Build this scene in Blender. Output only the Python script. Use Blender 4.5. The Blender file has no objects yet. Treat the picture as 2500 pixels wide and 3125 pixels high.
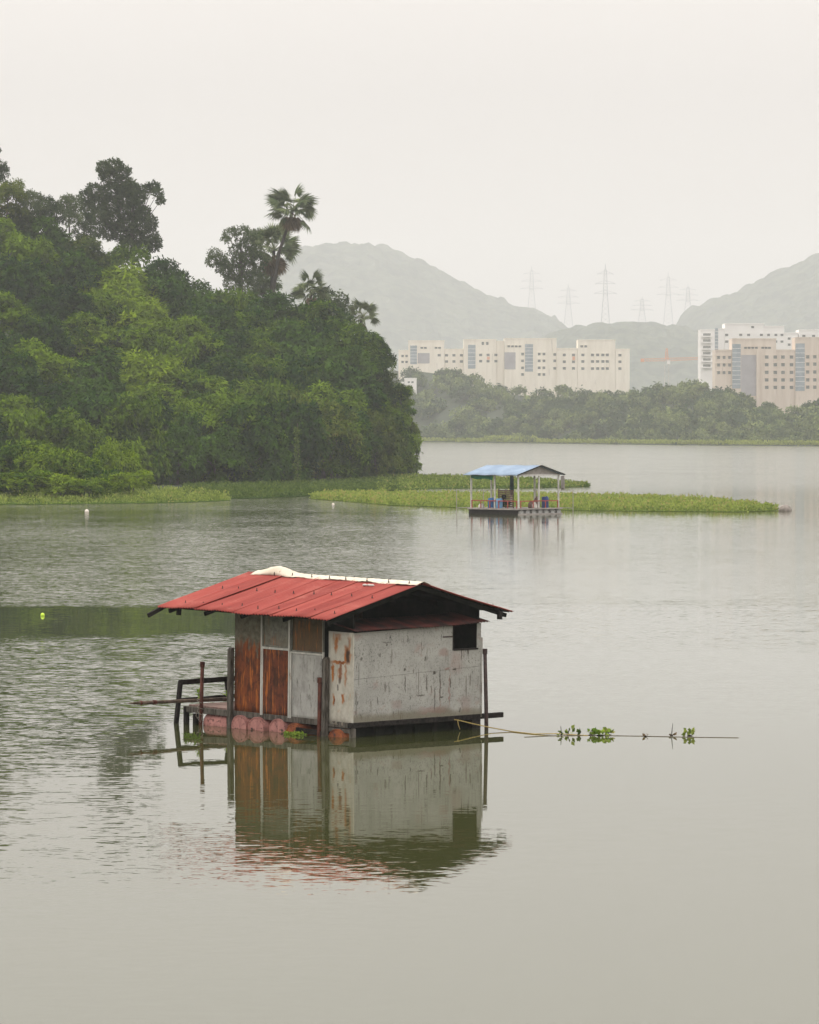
import bpy, bmesh, math, random
import numpy as np
from mathutils import Vector, Matrix
R = math.radians
SC = bpy.context.scene
COL = SC.collection

# ------------------------------------------------------------------ camera
H = 7.62            # metres above the lake
F = 12000.0         # focal length in photo pixels (2500 x 3125)
HOR = 1300.0        # horizon row
TH = math.atan((1562.5 - HOR) / F)
cam_d = bpy.data.cameras.new('camera')
cam = bpy.data.objects.new('camera', cam_d)
COL.objects.link(cam)
cam.location = (0, 0, H)
cam.rotation_euler = (math.pi / 2 - TH, 0, 0)
cam_d.sensor_fit = 'HORIZONTAL'
cam_d.sensor_width = 24.0
cam_d.lens = 24.0 * F / 2500.0
cam_d.clip_start = 1.0
cam_d.clip_end = 20000.0
SC.camera = cam

# ------------------------------------------------------------------ sky, sun, exposure
SUN_EL, SUN_AZ = R(62), R(-38)      # azimuth measured from +Y towards +X
W = bpy.data.worlds.new('World')
SC.world = W
W.use_nodes = True
wt = W.node_tree
for n in list(wt.nodes):
    wt.nodes.remove(n)
wo = wt.nodes.new('ShaderNodeOutputWorld')
bg = wt.nodes.new('ShaderNodeBackground')
sky = wt.nodes.new('ShaderNodeTexSky')
sky.sky_type = 'NISHITA'
sky.sun_disc = False
sky.sun_elevation = SUN_EL
sky.sun_rotation = SUN_AZ
sky.dust_density = 4.0
sky.air_density = 1.0
tc = wt.nodes.new('ShaderNodeTexCoord')
sx = wt.nodes.new('ShaderNodeSeparateXYZ')
wt.links.new(tc.outputs['Generated'], sx.inputs[0])
rm = wt.nodes.new('ShaderNodeValToRGB')           # overcast dome: brighter overhead
for i, (p, c) in enumerate(((0.0, (.354, .328, .315)), (.04, (.388, .361, .342)), (.085, (.405, .377, .358)), (.125, (.50, .464, .434)), (.22, (.68, .64, .595)), (.5, (.86, .83, .80)), (1.0, (.95, .925, .90)))):
    el = rm.color_ramp.elements[i] if i < 2 else rm.color_ramp.elements.new(p)
    el.position = p
    el.color = (*c, 1)
wt.links.new(sx.outputs['Z'], rm.inputs[0])
sc_ = wt.nodes.new('ShaderNodeVectorMath')
sc_.operation = 'SCALE'
sc_.inputs['Scale'].default_value = 18.2
wt.links.new(rm.outputs[0], sc_.inputs[0])
nz = wt.nodes.new('ShaderNodeTexNoise')
nz.inputs['Scale'].default_value = 2.2
nz.inputs['Detail'].default_value = 4
wt.links.new(tc.outputs['Generated'], nz.inputs['Vector'])
nm = wt.nodes.new('ShaderNodeMapRange')
nm.inputs[1].default_value = .3
nm.inputs[2].default_value = .7
nm.inputs[3].default_value = .94
nm.inputs[4].default_value = 1.06
wt.links.new(nz.outputs[0], nm.inputs[0])
s2 = wt.nodes.new('ShaderNodeVectorMath')
s2.operation = 'SCALE'
wt.links.new(sc_.outputs[0], s2.inputs[0])
wt.links.new(nm.outputs[0], s2.inputs['Scale'])
mx = wt.nodes.new('ShaderNodeMix')
mx.data_type = 'RGBA'
mx.inputs[0].default_value = 0.9                  # thick cloud over the clear sky
wt.links.new(sky.outputs[0], mx.inputs[6])
wt.links.new(s2.outputs[0], mx.inputs[7])
wt.links.new(mx.outputs[2], bg.inputs[0])
bg.inputs[1].default_value = 0.1
wt.links.new(bg.outputs[0], wo.inputs[0])

sun_d = bpy.data.lights.new('sun', 'SUN')
sun_d.energy = 1.5
sun_d.angle = R(12)
sun_d.color = (1.0, 0.94, 0.84)
sun = bpy.data.objects.new('sun', sun_d)
COL.objects.link(sun)
sd = Vector((math.sin(SUN_AZ) * math.cos(SUN_EL), math.cos(SUN_AZ) * math.cos(SUN_EL), math.sin(SUN_EL)))
sun.rotation_euler = sd.to_track_quat('Z', 'Y').to_euler()

SC.view_settings.view_transform = 'Standard'
SC.view_settings.look = 'None'
SC.view_settings.gamma = 1.0
SC.view_settings.exposure = 0.25
SC.render.engine = 'CYCLES'
SC.cycles.max_bounces = 8
SC.cycles.diffuse_bounces = 2
SC.cycles.glossy_bounces = 3
SC.cycles.volume_bounces = 3
SC.cycles.transmission_bounces = 3
SC.cycles.use_denoising = True
SC.cycles.use_adaptive_sampling = False
HAZE_DENSITY = 0.000142


# ------------------------------------------------------------------ pixels to places
def ray(u, v):
    rx, ry = (u - 1250.0) / F, -(v - 1562.5) / F
    return Vector((rx, math.cos(TH) + ry * math.sin(TH), -math.sin(TH) + ry * math.cos(TH)))


def at(u, v, Y):
    r = ray(u, v)
    t = Y / r.y
    return Vector((r.x * t, Y, H + r.z * t))


def on_water(u, v):
    r = ray(u, v)
    t = -H / r.z
    return Vector((r.x * t, r.y * t, 0.0))


def interp(x, pts):
    return float(np.interp(x, [p[0] for p in pts], [p[1] for p in pts]))


# ------------------------------------------------------------------ materials
class G:
    """small helper to wire a Principled material"""
    def __init__(s, name, rough=0.8, spec=0.3, metal=0.0):
        s.m = bpy.data.materials.new(name)
        s.m.use_nodes = True
        s.t = s.m.node_tree
        s.b = s.t.nodes['Principled BSDF']
        s.b.inputs['Roughness'].default_value = rough
        s.b.inputs['Specular IOR Level'].default_value = spec
        s.b.inputs['Metallic'].default_value = metal

    def n(s, kind, **kw):
        x = s.t.nodes.new(kind)
        for k, v in kw.items():
            setattr(x, k, v)
        return x

    def l(s, a, b):
        s.t.links.new(a, b)

    def co(s, scale=(1, 1, 1), loc=(0, 0, 0), world=False):
        if world:
            c = s.n('ShaderNodeNewGeometry').outputs['Position']
        else:
            c = s.n('ShaderNodeTexCoord').outputs['Object']
        mp = s.n('ShaderNodeMapping')
        mp.inputs['Scale'].default_value = scale
        mp.inputs['Location'].default_value = loc
        s.l(c, mp.inputs[0])
        return mp.outputs[0]

    def noise(s, co, scale=1.0, detail=5, rough=0.6, dist=0.0):
        x = s.n('ShaderNodeTexNoise')
        x.inputs['Scale'].default_value = scale
        x.inputs['Detail'].default_value = detail
        x.inputs['Roughness'].default_value = rough
        x.inputs['Distortion'].default_value = dist
        s.l(co, x.inputs['Vector'])
        return x.outputs[0]

    def rng(s, v, a, b, lo=0.0, hi=1.0):
        x = s.n('ShaderNodeMapRange')
        x.interpolation_type = 'SMOOTHSTEP'
        for i, q in enumerate((a, b, lo, hi)):
            x.inputs[i + 1].default_value = q
        s.l(v, x.inputs[0])
        return x.outputs[0]

    def math(s, op, a, b=None):
        x = s.n('ShaderNodeMath', operation=op)
        for i, q in enumerate((a, b)):
            if q is None:
                continue
            if isinstance(q, (int, float)):
                x.inputs[i].default_value = q
            else:
                s.l(q, x.inputs[i])
        return x.outputs[0]

    def mix(s, f, a, b):
        x = s.n('ShaderNodeMix')
        x.data_type = 'RGBA'
        if isinstance(f, (int, float)):
            x.inputs[0].default_value = f
        else:
            s.l(f, x.inputs[0])
        for i, q in ((6, a), (7, b)):
            if isinstance(q, tuple):
                x.inputs[i].default_value = (*q, 1)
            else:
                s.l(q, x.inputs[i])
        return x.outputs[2]

    def color(s, c):
        if isinstance(c, tuple):
            s.b.inputs['Base Color'].default_value = (*c, 1)
        else:
            s.l(c, s.b.inputs['Base Color'])

    def bump(s, h, strength=0.3, dist=0.01):
        x = s.n('ShaderNodeBump')
        x.inputs['Strength'].default_value = strength
        x.inputs['Distance'].default_value = dist
        s.l(h, x.inputs['Height'])
        s.l(x.outputs[0], s.b.inputs['Normal'])


def mat_mottled(name, c1, c2, scale=3.0, stretch=(1, 1, 1), rough=0.85, c3=None, t3=0.62, spec=0.25, world=False):
    g = G(name, rough, spec)
    co = g.co(stretch, world=world)
    a = g.noise(co, scale, 6, 0.65)
    c = g.mix(g.rng(a, .35, .65), c1, c2)
    if c3:
        b = g.noise(co, scale * 2.7, 5, 0.7)
        c = g.mix(g.rng(b, t3, t3 + .1), c, c3)
    g.color(c)
    g.bump(a, .25, .01)
    return g.m


def mat_leaf(name, dark, light, trans=0.16, warm=None):
    m = bpy.data.materials.new(name)
    m.use_nodes = True
    t = m.node_tree
    for n in list(t.nodes):
        t.nodes.remove(n)
    out = t.nodes.new('ShaderNodeOutputMaterial')
    at_ = t.nodes.new('ShaderNodeAttribute')
    at_.attribute_name = 'tone'
    oi = t.nodes.new('ShaderNodeObjectInfo')
    mr = t.nodes.new('ShaderNodeMath')
    mr.operation = 'MULTIPLY_ADD'
    t.links.new(oi.outputs['Random'], mr.inputs[0])
    mr.inputs[1].default_value = 0.38
    t.links.new(at_.outputs['Fac'], mr.inputs[2])
    rp = t.nodes.new('ShaderNodeValToRGB')
    rp.color_ramp.elements[0].position = 0.22
    rp.color_ramp.elements[0].color = (*dark, 1)
    rp.color_ramp.elements[1].position = 0.95
    rp.color_ramp.elements[1].color = (*light, 1)
    if warm:
        e = rp.color_ramp.elements.new(1.0)
        e.color = (*warm, 1)
    t.links.new(mr.outputs[0], rp.inputs[0])
    d = t.nodes.new('ShaderNodeBsdfDiffuse')
    tr = t.nodes.new('ShaderNodeBsdfTranslucent')
    mx_ = t.nodes.new('ShaderNodeMixShader')
    mx_.inputs[0].default_value = trans
    t.links.new(rp.outputs[0], d.inputs[0])
    t.links.new(rp.outputs[0], tr.inputs[0])
    t.links.new(d.outputs[0], mx_.inputs[1])
    t.links.new(tr.outputs[0], mx_.inputs[2])
    t.links.new(mx_.outputs[0], out.inputs[0])
    return m


M = {}
M['leaf_deep'] = mat_leaf('leaf_deep', (.006, .028, .006), (.085, .165, .014))
M['leaf_mid'] = mat_leaf('leaf_mid', (.008, .038, .005), (.180, .275, .014))
M['leaf_bright'] = mat_leaf('leaf_bright', (.014, .055, .005), (.235, .330, .018))
M['leaf_olive'] = mat_leaf('leaf_olive', (.012, .036, .008), (.150, .190, .026), warm=(.20, .15, .05))
M['leaf_grey'] = mat_leaf('leaf_grey', (.018, .038, .016), (.115, .155, .060))
M['leaf_palm'] = mat_leaf('leaf_palm', (.065, .095, .045), (.26, .30, .14))
M['leaf_dry'] = mat_leaf('leaf_dry', (.10, .075, .045), (.24, .17, .10))
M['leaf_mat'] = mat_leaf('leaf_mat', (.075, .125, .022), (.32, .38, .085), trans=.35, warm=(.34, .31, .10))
M['leaf_mat_shade'] = mat_leaf('leaf_mat_shade', (.04, .075, .016), (.13, .18, .04), trans=.3)  # darker copy of leaf_mat, tree shade put into the colour
M['leaf_yellow'] = mat_leaf('leaf_yellow', (.12, .17, .025), (.34, .38, .08), trans=.35)
M['leaf_far'] = mat_leaf('leaf_far', (.045, .078, .032), (.24, .285, .095), trans=.2)  # lightened greens, part of the far haze put into the colour
M['leaf_fresh'] = mat_leaf('leaf_fresh', (.12, .22, .03), (.36, .48, .08), trans=.4)
M['bark'] = mat_mottled('bark', (.045, .04, .035), (.11, .095, .08), 4, (1, 1, .3))
M['palm_bark'] = mat_mottled('palm_bark', (.025, .022, .02), (.06, .05, .045), 4, (1, 1, .3))
M['soil'] = mat_mottled('soil', (.012, .022, .008), (.028, .040, .014), .12, world=True)
M['hill_cover'] = mat_mottled('hill_cover', (.022, .036, .024), (.090, .105, .066), .04, rough=1.0, c3=(.13, .13, .08), world=True, spec=0)
M['wood'] = mat_mottled('wood', (.045, .038, .030), (.14, .125, .105), 5, (3, 3, .6), c3=(.03, .045, .02))
M['wood_dark'] = mat_mottled('wood_dark', (.013, .012, .011), (.034, .029, .026), 5, (2, 2, 2), spec=.05)
M['wood_pole'] = mat_mottled('wood_pole', (.07, .05, .035), (.17, .12, .09), 6, (1, 1, 1))
M['near_black'] = mat_mottled('near_black', (.009, .011, .009), (.020, .020, .017), 3, spec=0)  # near black; shade of interior and underfloor put into the colour
M['deck'] = mat_mottled('deck', (.16, .10, .085), (.30, .20, .17), 4, (1, 4, 1))
M['rust_bar'] = mat_mottled('rust_bar', (.055, .018, .014), (.13, .045, .03), 8, (1, 1, .5))
M['trim'] = mat_mottled('trim', (.42, .41, .37), (.62, .60, .55), 6, (1, 1, .2), c3=(.22, .14, .09), t3=.6)
M['frame_metal'] = mat_mottled('frame_metal', (.10, .10, .085), (.24, .23, .19), 6, (1, 1, .3))
M['rope'] = mat_mottled('rope', (.33, .24, .08), (.50, .38, .14), 30)
M['rope_grey'] = mat_mottled('rope_grey', (.16, .14, .11), (.26, .23, .18), 30)


def mat_red_roof():
    g = G('red_roof', .62, .18)
    co = g.co((1, 1, 1))
    a = g.noise(g.co((.35, 2.2, 1)), 1.1, 4, .6)
    c = g.mix(g.rng(a, .36, .66), (.24, .036, .028), (.33, .064, .048))
    b = g.noise(g.co((.5, 5, 1), (3, 1, 0)), 1.6, 5, .7)
    c = g.mix(g.rng(b, .60, .74), c, (.36, .030, .020))
    d = g.noise(co, 9, 5, .7)
    c = g.mix(g.math('MULTIPLY', g.rng(d, .60, .72), .55), c, (.20, .045, .035))
    oi = g.n('ShaderNodeObjectInfo').outputs['Random']
    c = g.mix(g.rng(oi, 0, 1, 0, .42), c, (.42, .085, .066))
    fad = g.noise(g.co((.9, .5, 1), (4, 7, 0)), 1.5, 6, .7)
    c = g.mix(g.math('MULTIPLY', g.rng(fad, .52, .7), .5), c, (.44, .14, .11))
    rs_ = g.noise(g.co((1.2, 6, 1), (8, 2, 0)), 1.3, 6, .75)
    c = g.mix(g.math('MULTIPLY', g.rng(rs_, .60, .70), .7), c, (.13, .03, .02))
    # darker band along the laps of the sheets
    z = g.n('ShaderNodeSeparateXYZ')
    g.l(co, z.inputs[0])
    fr = g.math('FRACT', g.math('ADD', g.math('MULTIPLY', z.outputs[1], 1 / .7244), .215))
    lap = g.rng(fr, .03, .085, 1, 0)
    c = g.mix(g.math('MULTIPLY', lap, g.rng(a, .3, .6, .3, .8)), c, (.12, .025, .022))
    g.color(c)
    return g.m


def strokes(g, lst, axis=1, fuzz=.05, seed=0):
    """mask of soft streaks given as (along, z, half width, half height, strength)"""
    p = g.n('ShaderNodeTexCoord').outputs['Object']
    nzt = g.n('ShaderNodeTexNoise')
    nzt.inputs['Scale'].default_value = 7.0
    nzt.inputs['Detail'].default_value = 6
    mp = g.n('ShaderNodeMapping')
    mp.inputs['Location'].default_value = (seed, seed * 2, 0)
    g.l(p, mp.inputs[0])
    g.l(mp.outputs[0], nzt.inputs['Vector'])
    sub = g.n('ShaderNodeVectorMath', operation='SUBTRACT')
    g.l(nzt.outputs[1], sub.inputs[0])
    sub.inputs[1].default_value = (.5, .5, .5)
    scl = g.n('ShaderNodeVectorMath', operation='SCALE')
    g.l(sub.outputs[0], scl.inputs[0])
    scl.inputs['Scale'].default_value = fuzz * 4
    ad = g.n('ShaderNodeVectorMath', operation='ADD')
    g.l(p, ad.inputs[0])
    g.l(scl.outputs[0], ad.inputs[1])
    z = g.n('ShaderNodeSeparateXYZ')
    g.l(ad.outputs[0], z.inputs[0])
    total = None
    for a, zz, hw, hh, st in lst:
        u = g.rng(g.math('ABSOLUTE', g.math('SUBTRACT', z.outputs[axis], a)), hw * .35, hw * 1.3, st, 0)
        v = g.rng(g.math('ABSOLUTE', g.math('SUBTRACT', z.outputs[2], zz)), hh * .55, hh * 1.15, 1, 0)
        k = g.math('MULTIPLY', u, v)
        total = k if total is None else g.math('MAXIMUM', total, k)
    return total


def mat_rust_panel(name, base, r1, r2, lo, hi, amount=1.0):
    """painted sheet eaten by rust between the heights lo and hi (rust grows up from the wet foot)"""
    g = G(name, .8, .25)
    st = g.noise(g.co((7, 7, .9)), 1.0, 6, .7, .4)
    sp = g.noise(g.co((3, 3, 1.6), (2, 5, 1)), 1.5, 6, .7, .6)
    z = g.n('ShaderNodeSeparateXYZ')
    g.l(g.n('ShaderNodeTexCoord').outputs['Object'], z.inputs[0])
    h = g.rng(z.outputs[2], lo, hi, 1, 0)
    k = g.math('ADD', g.math('MULTIPLY', h, 1.2), g.math('MULTIPLY', g.math('SUBTRACT', st, .5), 1.6))
    k = g.math('ADD', k, g.math('MULTIPLY', g.math('SUBTRACT', sp, .5), 1.2))
    f = g.math('MULTIPLY', g.rng(k, .3, .72), amount)
    rust = g.mix(g.rng(sp, .38, .60), r1, r2)
    orange = g.noise(g.co((14, 14, 1.2), (7, 2, 3)), 1.0, 4, .7)
    rust = g.mix(g.rng(orange, .53, .66), rust, (.42, .125, .022))
    gr = g.noise(g.co((4, 4, 4)), 1.5, 6, .7)
    pb = g.mix(g.rng(gr, .35, .65), base, tuple(q * .55 for q in base))
    g.color(g.mix(f, pb, rust))
    g.bump(st, .3, .008)
    return g.m


def mat_white_rusty(rust, black):
    g = G('white_rusty', .75, .3)
    gr = g.noise(g.co((5, 5, 3)), 1.2, 6, .7)
    c = g.mix(g.rng(gr, .35, .7), (.52, .49, .42), (.38, .35, .29))
    st = g.noise(g.co((9, 9, 1.5), (1, 4, 2)), 1.0, 6, .68, .5)
    c = g.mix(g.rng(st, .60, .68), c, (.40, .17, .06))
    c = g.mix(g.rng(st, .68, .75), c, (.16, .07, .035))
    sp = g.noise(g.co((16, 16, 9)), 1.0, 5, .7)
    c = g.mix(g.rng(sp, .66, .72), c, (.10, .08, .06))
    c = g.mix(strokes(g, rust, 1, .045, 3), c, g.mix(g.rng(st, .42, .58), (.22, .07, .022), (.42, .15, .035)))
    c = g.mix(strokes(g, black, 1, .03, 8), c, (.045, .03, .022))
    g.color(c)
    return g.m


def mat_white_scuffed():
    g = G('white_scuffed', .75, .3)
    gr = g.noise(g.co((3, 3, 2)), 1.2, 6, .7)
    c = g.mix(g.rng(gr, .35, .7), (.42, .41, .38), (.29, .28, .26))
    st = g.noise(g.co((11, 11, 2.0), (1, 9, 2)), 1.2, 7, .75, .3)
    c = g.mix(g.rng(st, .53, .66), c, (.15, .145, .13))
    sp = g.noise(g.co((2, 2, 2), (8, 3, 1)), 1.4, 4, .6)
    c = g.mix(g.math('MULTIPLY', g.rng(sp, .6, .7), .5), c, (.42, .30, .24))
    g.color(c)
    return g.m


def mat_whitewash(black, pink):
    g = G('whitewash', .85, .2)
    a = g.noise(g.co((1, 1, 1)), 1.1, 6, .65)
    c = g.mix(g.rng(a, .3, .7), (.42, .41, .375), (.31, .303, .275))
    f1 = g.noise(g.co((1, 1, 1), (5, 2, 7)), 26, 6, .75)
    c = g.mix(g.math('MULTIPLY', g.rng(f1, .53, .64), .62), c, (.10, .098, .088))
    sp = g.noise(g.co((7, 7, 2.4), (2, 1, 4)), 1.7, 7, .8, .6)
    c = g.mix(g.math('MULTIPLY', g.rng(sp, .585, .64), .9), c, (.055, .05, .045))
    ln = g.noise(g.co((22, 22, 1.3), (4, 6, 2)), 1.0, 4, .6, .2)
    pt = g.noise(g.co((1, 1, 1), (9, 9, 1)), 1.3, 3, .5)
    c = g.mix(g.math('MULTIPLY', g.rng(ln, .58, .64), g.rng(pt, .47, .58)), c, (.10, .075, .06))
    pk = g.noise(g.co((1, 1, 1.4), (4, 8, 8)), 1.6, 4, .6)
    c = g.mix(g.math('MULTIPLY', g.rng(pk, .58, .72), .45), c, (.30, .19, .16))
    z = g.n('ShaderNodeSeparateXYZ')
    g.l(g.n('ShaderNodeTexCoord').outputs['Object'], z.inputs[0])
    low = g.math('ADD', g.rng(z.outputs[2], .36, .78, 1, 0), g.math('SUBTRACT', a, .62))
    c = g.mix(g.math('MULTIPLY', g.rng(low, .2, .8), .7), c, (.15, .13, .08))   # splash stain along the foot
    c = g.mix(strokes(g, pink, 0, .05, 5), c, (.26, .15, .125))
    c = g.mix(strokes(g, black, 0, .03, 2), c, (.06, .05, .04))
    g.color(c)
    g.bump(f1, .3, .006)
    return g.m


M['red_roof'] = mat_red_roof()
M['dark_red_roof'] = mat_mottled('dark_red_roof', (.020, .012, .010), (.085, .022, .017), 2.2, (1, .4, 1))  # darker red than the main roof sheets
M['rust_tall'] = mat_rust_panel('rust_tall', (.17, .155, .11), (.085, .028, .014), (.19, .052, .018), 1.1, 2.9)
M['rust_low'] = mat_rust_panel('rust_low', (.24, .18, .11), (.060, .024, .014), (.145, .040, .018), 1.2, 2.9)
M['grime'] = mat_rust_panel('grime', (.22, .215, .18), (.16, .13, .09), (.20, .17, .12), 1.2, 3.4, .5)
M['brown_grime'] = mat_rust_panel('brown_grime', (.12, .09, .05), (.09, .055, .03), (.13, .075, .035), 1.6, 3.6, .8)
M['white_scuffed'] = mat_white_scuffed()
M['barrel'] = mat_mottled('barrel', (.50, .235, .205), (.36, .165, .145), 5, c3=(.10, .05, .04), t3=.55)
M['barrel_rust'] = mat_mottled('barrel_rust', (.36, .11, .04), (.16, .05, .03), 6, c3=(.05, .03, .025), t3=.58)
M['cap_white'] = mat_mottled('cap_white', (.66, .59, .48), (.58, .51, .40), 2.5, c3=(.40, .30, .20), t3=.62)
M['dark_metal'] = mat_mottled('dark_metal', (.04, .03, .028), (.08, .05, .045), 12)
M['silver'] = mat_mottled('silver', (.48, .47, .44), (.60, .58, .54), 10)
M['blue_roof'] = mat_mottled('blue_roof', (.22, .29, .39), (.28, .36, .47), .8, c3=(.38, .45, .54))
M['pale_paint'] = mat_mottled('pale_paint', (.52, .50, .47), (.66, .63, .59), 3)
M['grey_board'] = mat_mottled('grey_board', (.30, .27, .25), (.40, .36, .33), 2)
M['red_paint'] = mat_mottled('red_paint', (.30, .05, .045), (.40, .085, .07), 5)
M['blue_drum'] = mat_mottled('blue_drum', (.02, .11, .30), (.03, .15, .37), 3, rough=.5)
M['pale_blue_drum'] = mat_mottled('pale_blue_drum', (.13, .28, .48), (.17, .34, .55), 3, rough=.5)
M['navy_drum'] = mat_mottled('navy_drum', (.022, .04, .16), (.03, .055, .2), 3, rough=.5)
M['green_cloth'] = mat_mottled('green_cloth', (.01, .12, .065), (.015, .17, .09), 3)
M['teal_cloth'] = mat_mottled('teal_cloth', (.015, .055, .06), (.03, .085, .09), 3)
M['brown_board'] = mat_mottled('brown_board', (.12, .07, .06), (.20, .12, .10), 4)
M['white_sack'] = mat_mottled('white_sack', (.60, .56, .50), (.70, .67, .62), 4)
M['grey_drum'] = mat_mottled('grey_drum', (.26, .26, .25), (.38, .37, .35), 4)
M['cream_wall'] = mat_mottled('cream_wall', (.80, .73, .62), (.88, .81, .70), .35, (1, 1, .12), c3=(.62, .56, .48), t3=.60, world=True)
M['white_wall'] = mat_mottled('white_wall', (.84, .81, .78), (.88, .85, .82), .15, world=True)
M['beige_wall'] = mat_mottled('beige_wall', (.64, .54, .45), (.72, .62, .53), .35, (1, 1, .12), c3=(.50, .42, .35), t3=.60, world=True)
M['far_glass'] = mat_mottled('far_glass', (.25, .29, .32), (.35, .39, .42), .25, rough=.3, spec=.5, world=True)
M['far_panel'] = mat_mottled('far_panel', (.38, .36, .37), (.43, .41, .42), .3, world=True)
M['far_window'] = mat_mottled('far_window', (.17, .18, .165), (.24, .24, .22), .5, world=True, rough=.4)
M['orange_paint'] = mat_mottled('orange_paint', (.72, .36, .22), (.76, .42, .28), .5)
M['steel_far'] = mat_mottled('steel_far', (.12, .13, .14), (.20, .21, .22), .2)
M['buoy_white'] = mat_mottled('buoy_white', (.76, .66, .58), (.82, .74, .66), 5, rough=.5)
M['buoy_lime'] = mat_mottled('buoy_lime', (.55, .80, .04), (.62, .85, .07), 5, rough=.5)
M['rock'] = mat_mottled('rock', (.20, .17, .15), (.32, .28, .25), 3)


def mat_water():
    g = G('water', .03, .5)
    g.b.inputs['IOR'].default_value = 1.36
    pos = g.n('ShaderNodeNewGeometry').outputs['Position']
    sp = g.n('ShaderNodeSeparateXYZ')
    g.l(pos, sp.inputs[0])
    X, Y = sp.outputs[0], sp.outputs[1]
    # wind: ruffled and calm lanes of the lake, edges broken by slow noise
    wob = g.noise(g.co((.035, .07, 1), world=True), 1.0, 4, .6)
    yy = g.math('ADD', Y, g.math('MULTIPLY', g.math('MULTIPLY', g.math('SUBTRACT', wob, .5), 46.0), g.rng(Y, 92, 150, .12, 1)))
    rp = g.n('ShaderNodeValToRGB')
    els = [(0, .02), (60, .025), (68, .13), (77, .12), (86, .014), (99, .02), (108, .32), (124, .40), (138, .36), (142.5, .012),
           (164, .02), (168, .62), (225, .75), (300, .65), (335, .45), (380, .55), (520, .8), (900, 1.0)]
    cr = rp.color_ramp
    for i, (d, v) in enumerate(els):
        el = cr.elements[i] if i < 2 else cr.elements.new(d / 1000.0)
        el.position = d / 1000.0
        el.color = (v, v, v, 1)
    near = g.math('MULTIPLY', yy, .001)
    # the lanes between 140 and 170 m keep a crisp straight edge
    blend = g.rng(Y, 130, 142, 1, 0)
    blend2 = g.rng(Y, 172, 190, 0, 1)
    k = g.math('MAXIMUM', blend, blend2)
    yk = g.math('ADD', g.math('MULTIPLY', yy, k), g.math('MULTIPLY', g.math('ADD', Y, g.math('MULTIPLY', g.math('SUBTRACT', wob, .5), 5.0)), g.math('SUBTRACT', 1.0, k)))
    g.l(g.math('MULTIPLY', yk, .001), rp.inputs[0])
    lane = rp.outputs[0]
    patch = g.noise(g.co((.06, .028, 1), (3, 1, 0), world=True), 1.0, 4, .6)
    amp = g.math('MULTIPLY', lane, g.rng(patch, .3, .7, .55, 1.3))
    # the wind fans out from the wooded shore: the open right half is smoother
    lee = g.rng(X, -8, 4, 1, .10)
    calm = g.math('MULTIPLY', g.rng(X, -7, 1, 0, .09), g.math('MULTIPLY', g.rng(Y, 128, 142), g.rng(Y, 164, 182, 1, 0)))
    calm = g.math('ADD', calm, g.math('MULTIPLY', g.rng(X, -9, -6, .16, 0), g.math('MULTIPLY', g.rng(Y, 82, 92), g.rng(Y, 104, 116, 1, 0))))
    amp = g.math('ADD', g.math('MULTIPLY', amp, g.math('MAXIMUM', lee, g.rng(Y, 420, 600))), calm)
    amp = g.math('MULTIPLY', amp, .30)
    amp = g.math('ADD', amp, .0004)

    def layer(sx_, sy_, w, off):
        x = g.n('ShaderNodeTexNoise')
        x.inputs['Scale'].default_value = 1.0
        x.inputs['Detail'].default_value = 3
        x.inputs['Roughness'].default_value = .55
        g.l(g.co((sx_, sy_, 1), off, world=True), x.inputs['Vector'])
        s = g.n('ShaderNodeVectorMath', operation='SUBTRACT')
        g.l(x.outputs[1], s.inputs[0])
        s.inputs[1].default_value = (.5, .5, .5)
        m = g.n('ShaderNodeVectorMath', operation='MULTIPLY')
        g.l(s.outputs[0], m.inputs[0])
        m.inputs[1].default_value = (w * .8, w * 2.4, 0)
        return m.outputs[0]
    a = g.n('ShaderNodeVectorMath', operation='ADD')
    g.l(layer(1.3, 3.2, .75, (0, 0, 0)), a.inputs[0])
    g.l(layer(.30, .75, .22, (5, 3, 0)), a.inputs[1])
    b = g.n('ShaderNodeVectorMath', operation='ADD')
    g.l(a.outputs[0], b.inputs[0])
    g.l(layer(4.0, 8.0, 1.35, (1, 8, 0)), b.inputs[1])
    sc = g.n('ShaderNodeVectorMath', operation='SCALE')
    g.l(b.outputs[0], sc.inputs[0])
    g.l(amp, sc.inputs['Scale'])
    up = g.n('ShaderNodeVectorMath', operation='ADD')
    g.l(sc.outputs[0], up.inputs[0])
    up.inputs[1].default_value = (0, 0, 1)
    nn = g.n('ShaderNodeVectorMath', operation='NORMALIZE')
    g.l(up.outputs[0], nn.inputs[0])
    g.l(nn.outputs[0], g.b.inputs['Normal'])
    g.l(g.math('ADD', g.math('MULTIPLY', lane, .12), .008), g.b.inputs['Roughness'])
    mud = g.noise(g.co((.02, .02, 1), (9, 4, 0), world=True), 1.0, 3, .5)
    g.color(g.mix(g.rng(mud, .3, .7), (.044, .050, .016), (.054, .058, .021)))
    return g.m


M['water'] = mat_water()


# ------------------------------------------------------------------ object helpers
def tag(o, label=None, cat=None, group=None, kind=None):
    if label:
        o['label'] = label
    if cat:
        o['category'] = cat
    if group:
        o['group'] = group
    if kind:
        o['kind'] = kind
    return o


def thing(name, label, cat, loc=(0, 0, 0), rot=(0, 0, 0), group=None):
    o = bpy.data.objects.new(name, None)
    COL.objects.link(o)
    o.empty_display_size = .2
    o.location = loc
    o.rotation_euler = rot
    return tag(o, label, cat, group)


def link_mesh(name, me, mat, parent=None):
    o = bpy.data.objects.new(name, me)
    if mat and not me.materials:
        me.materials.append(mat)
    COL.objects.link(o)
    if parent:
        o.parent = parent
    return o


def copy_part(o, parent, **kw):
    c = o.copy()
    COL.objects.link(c)
    c.parent = parent
    for k, v in kw.items():
        setattr(c, k, v)
    return c


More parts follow.
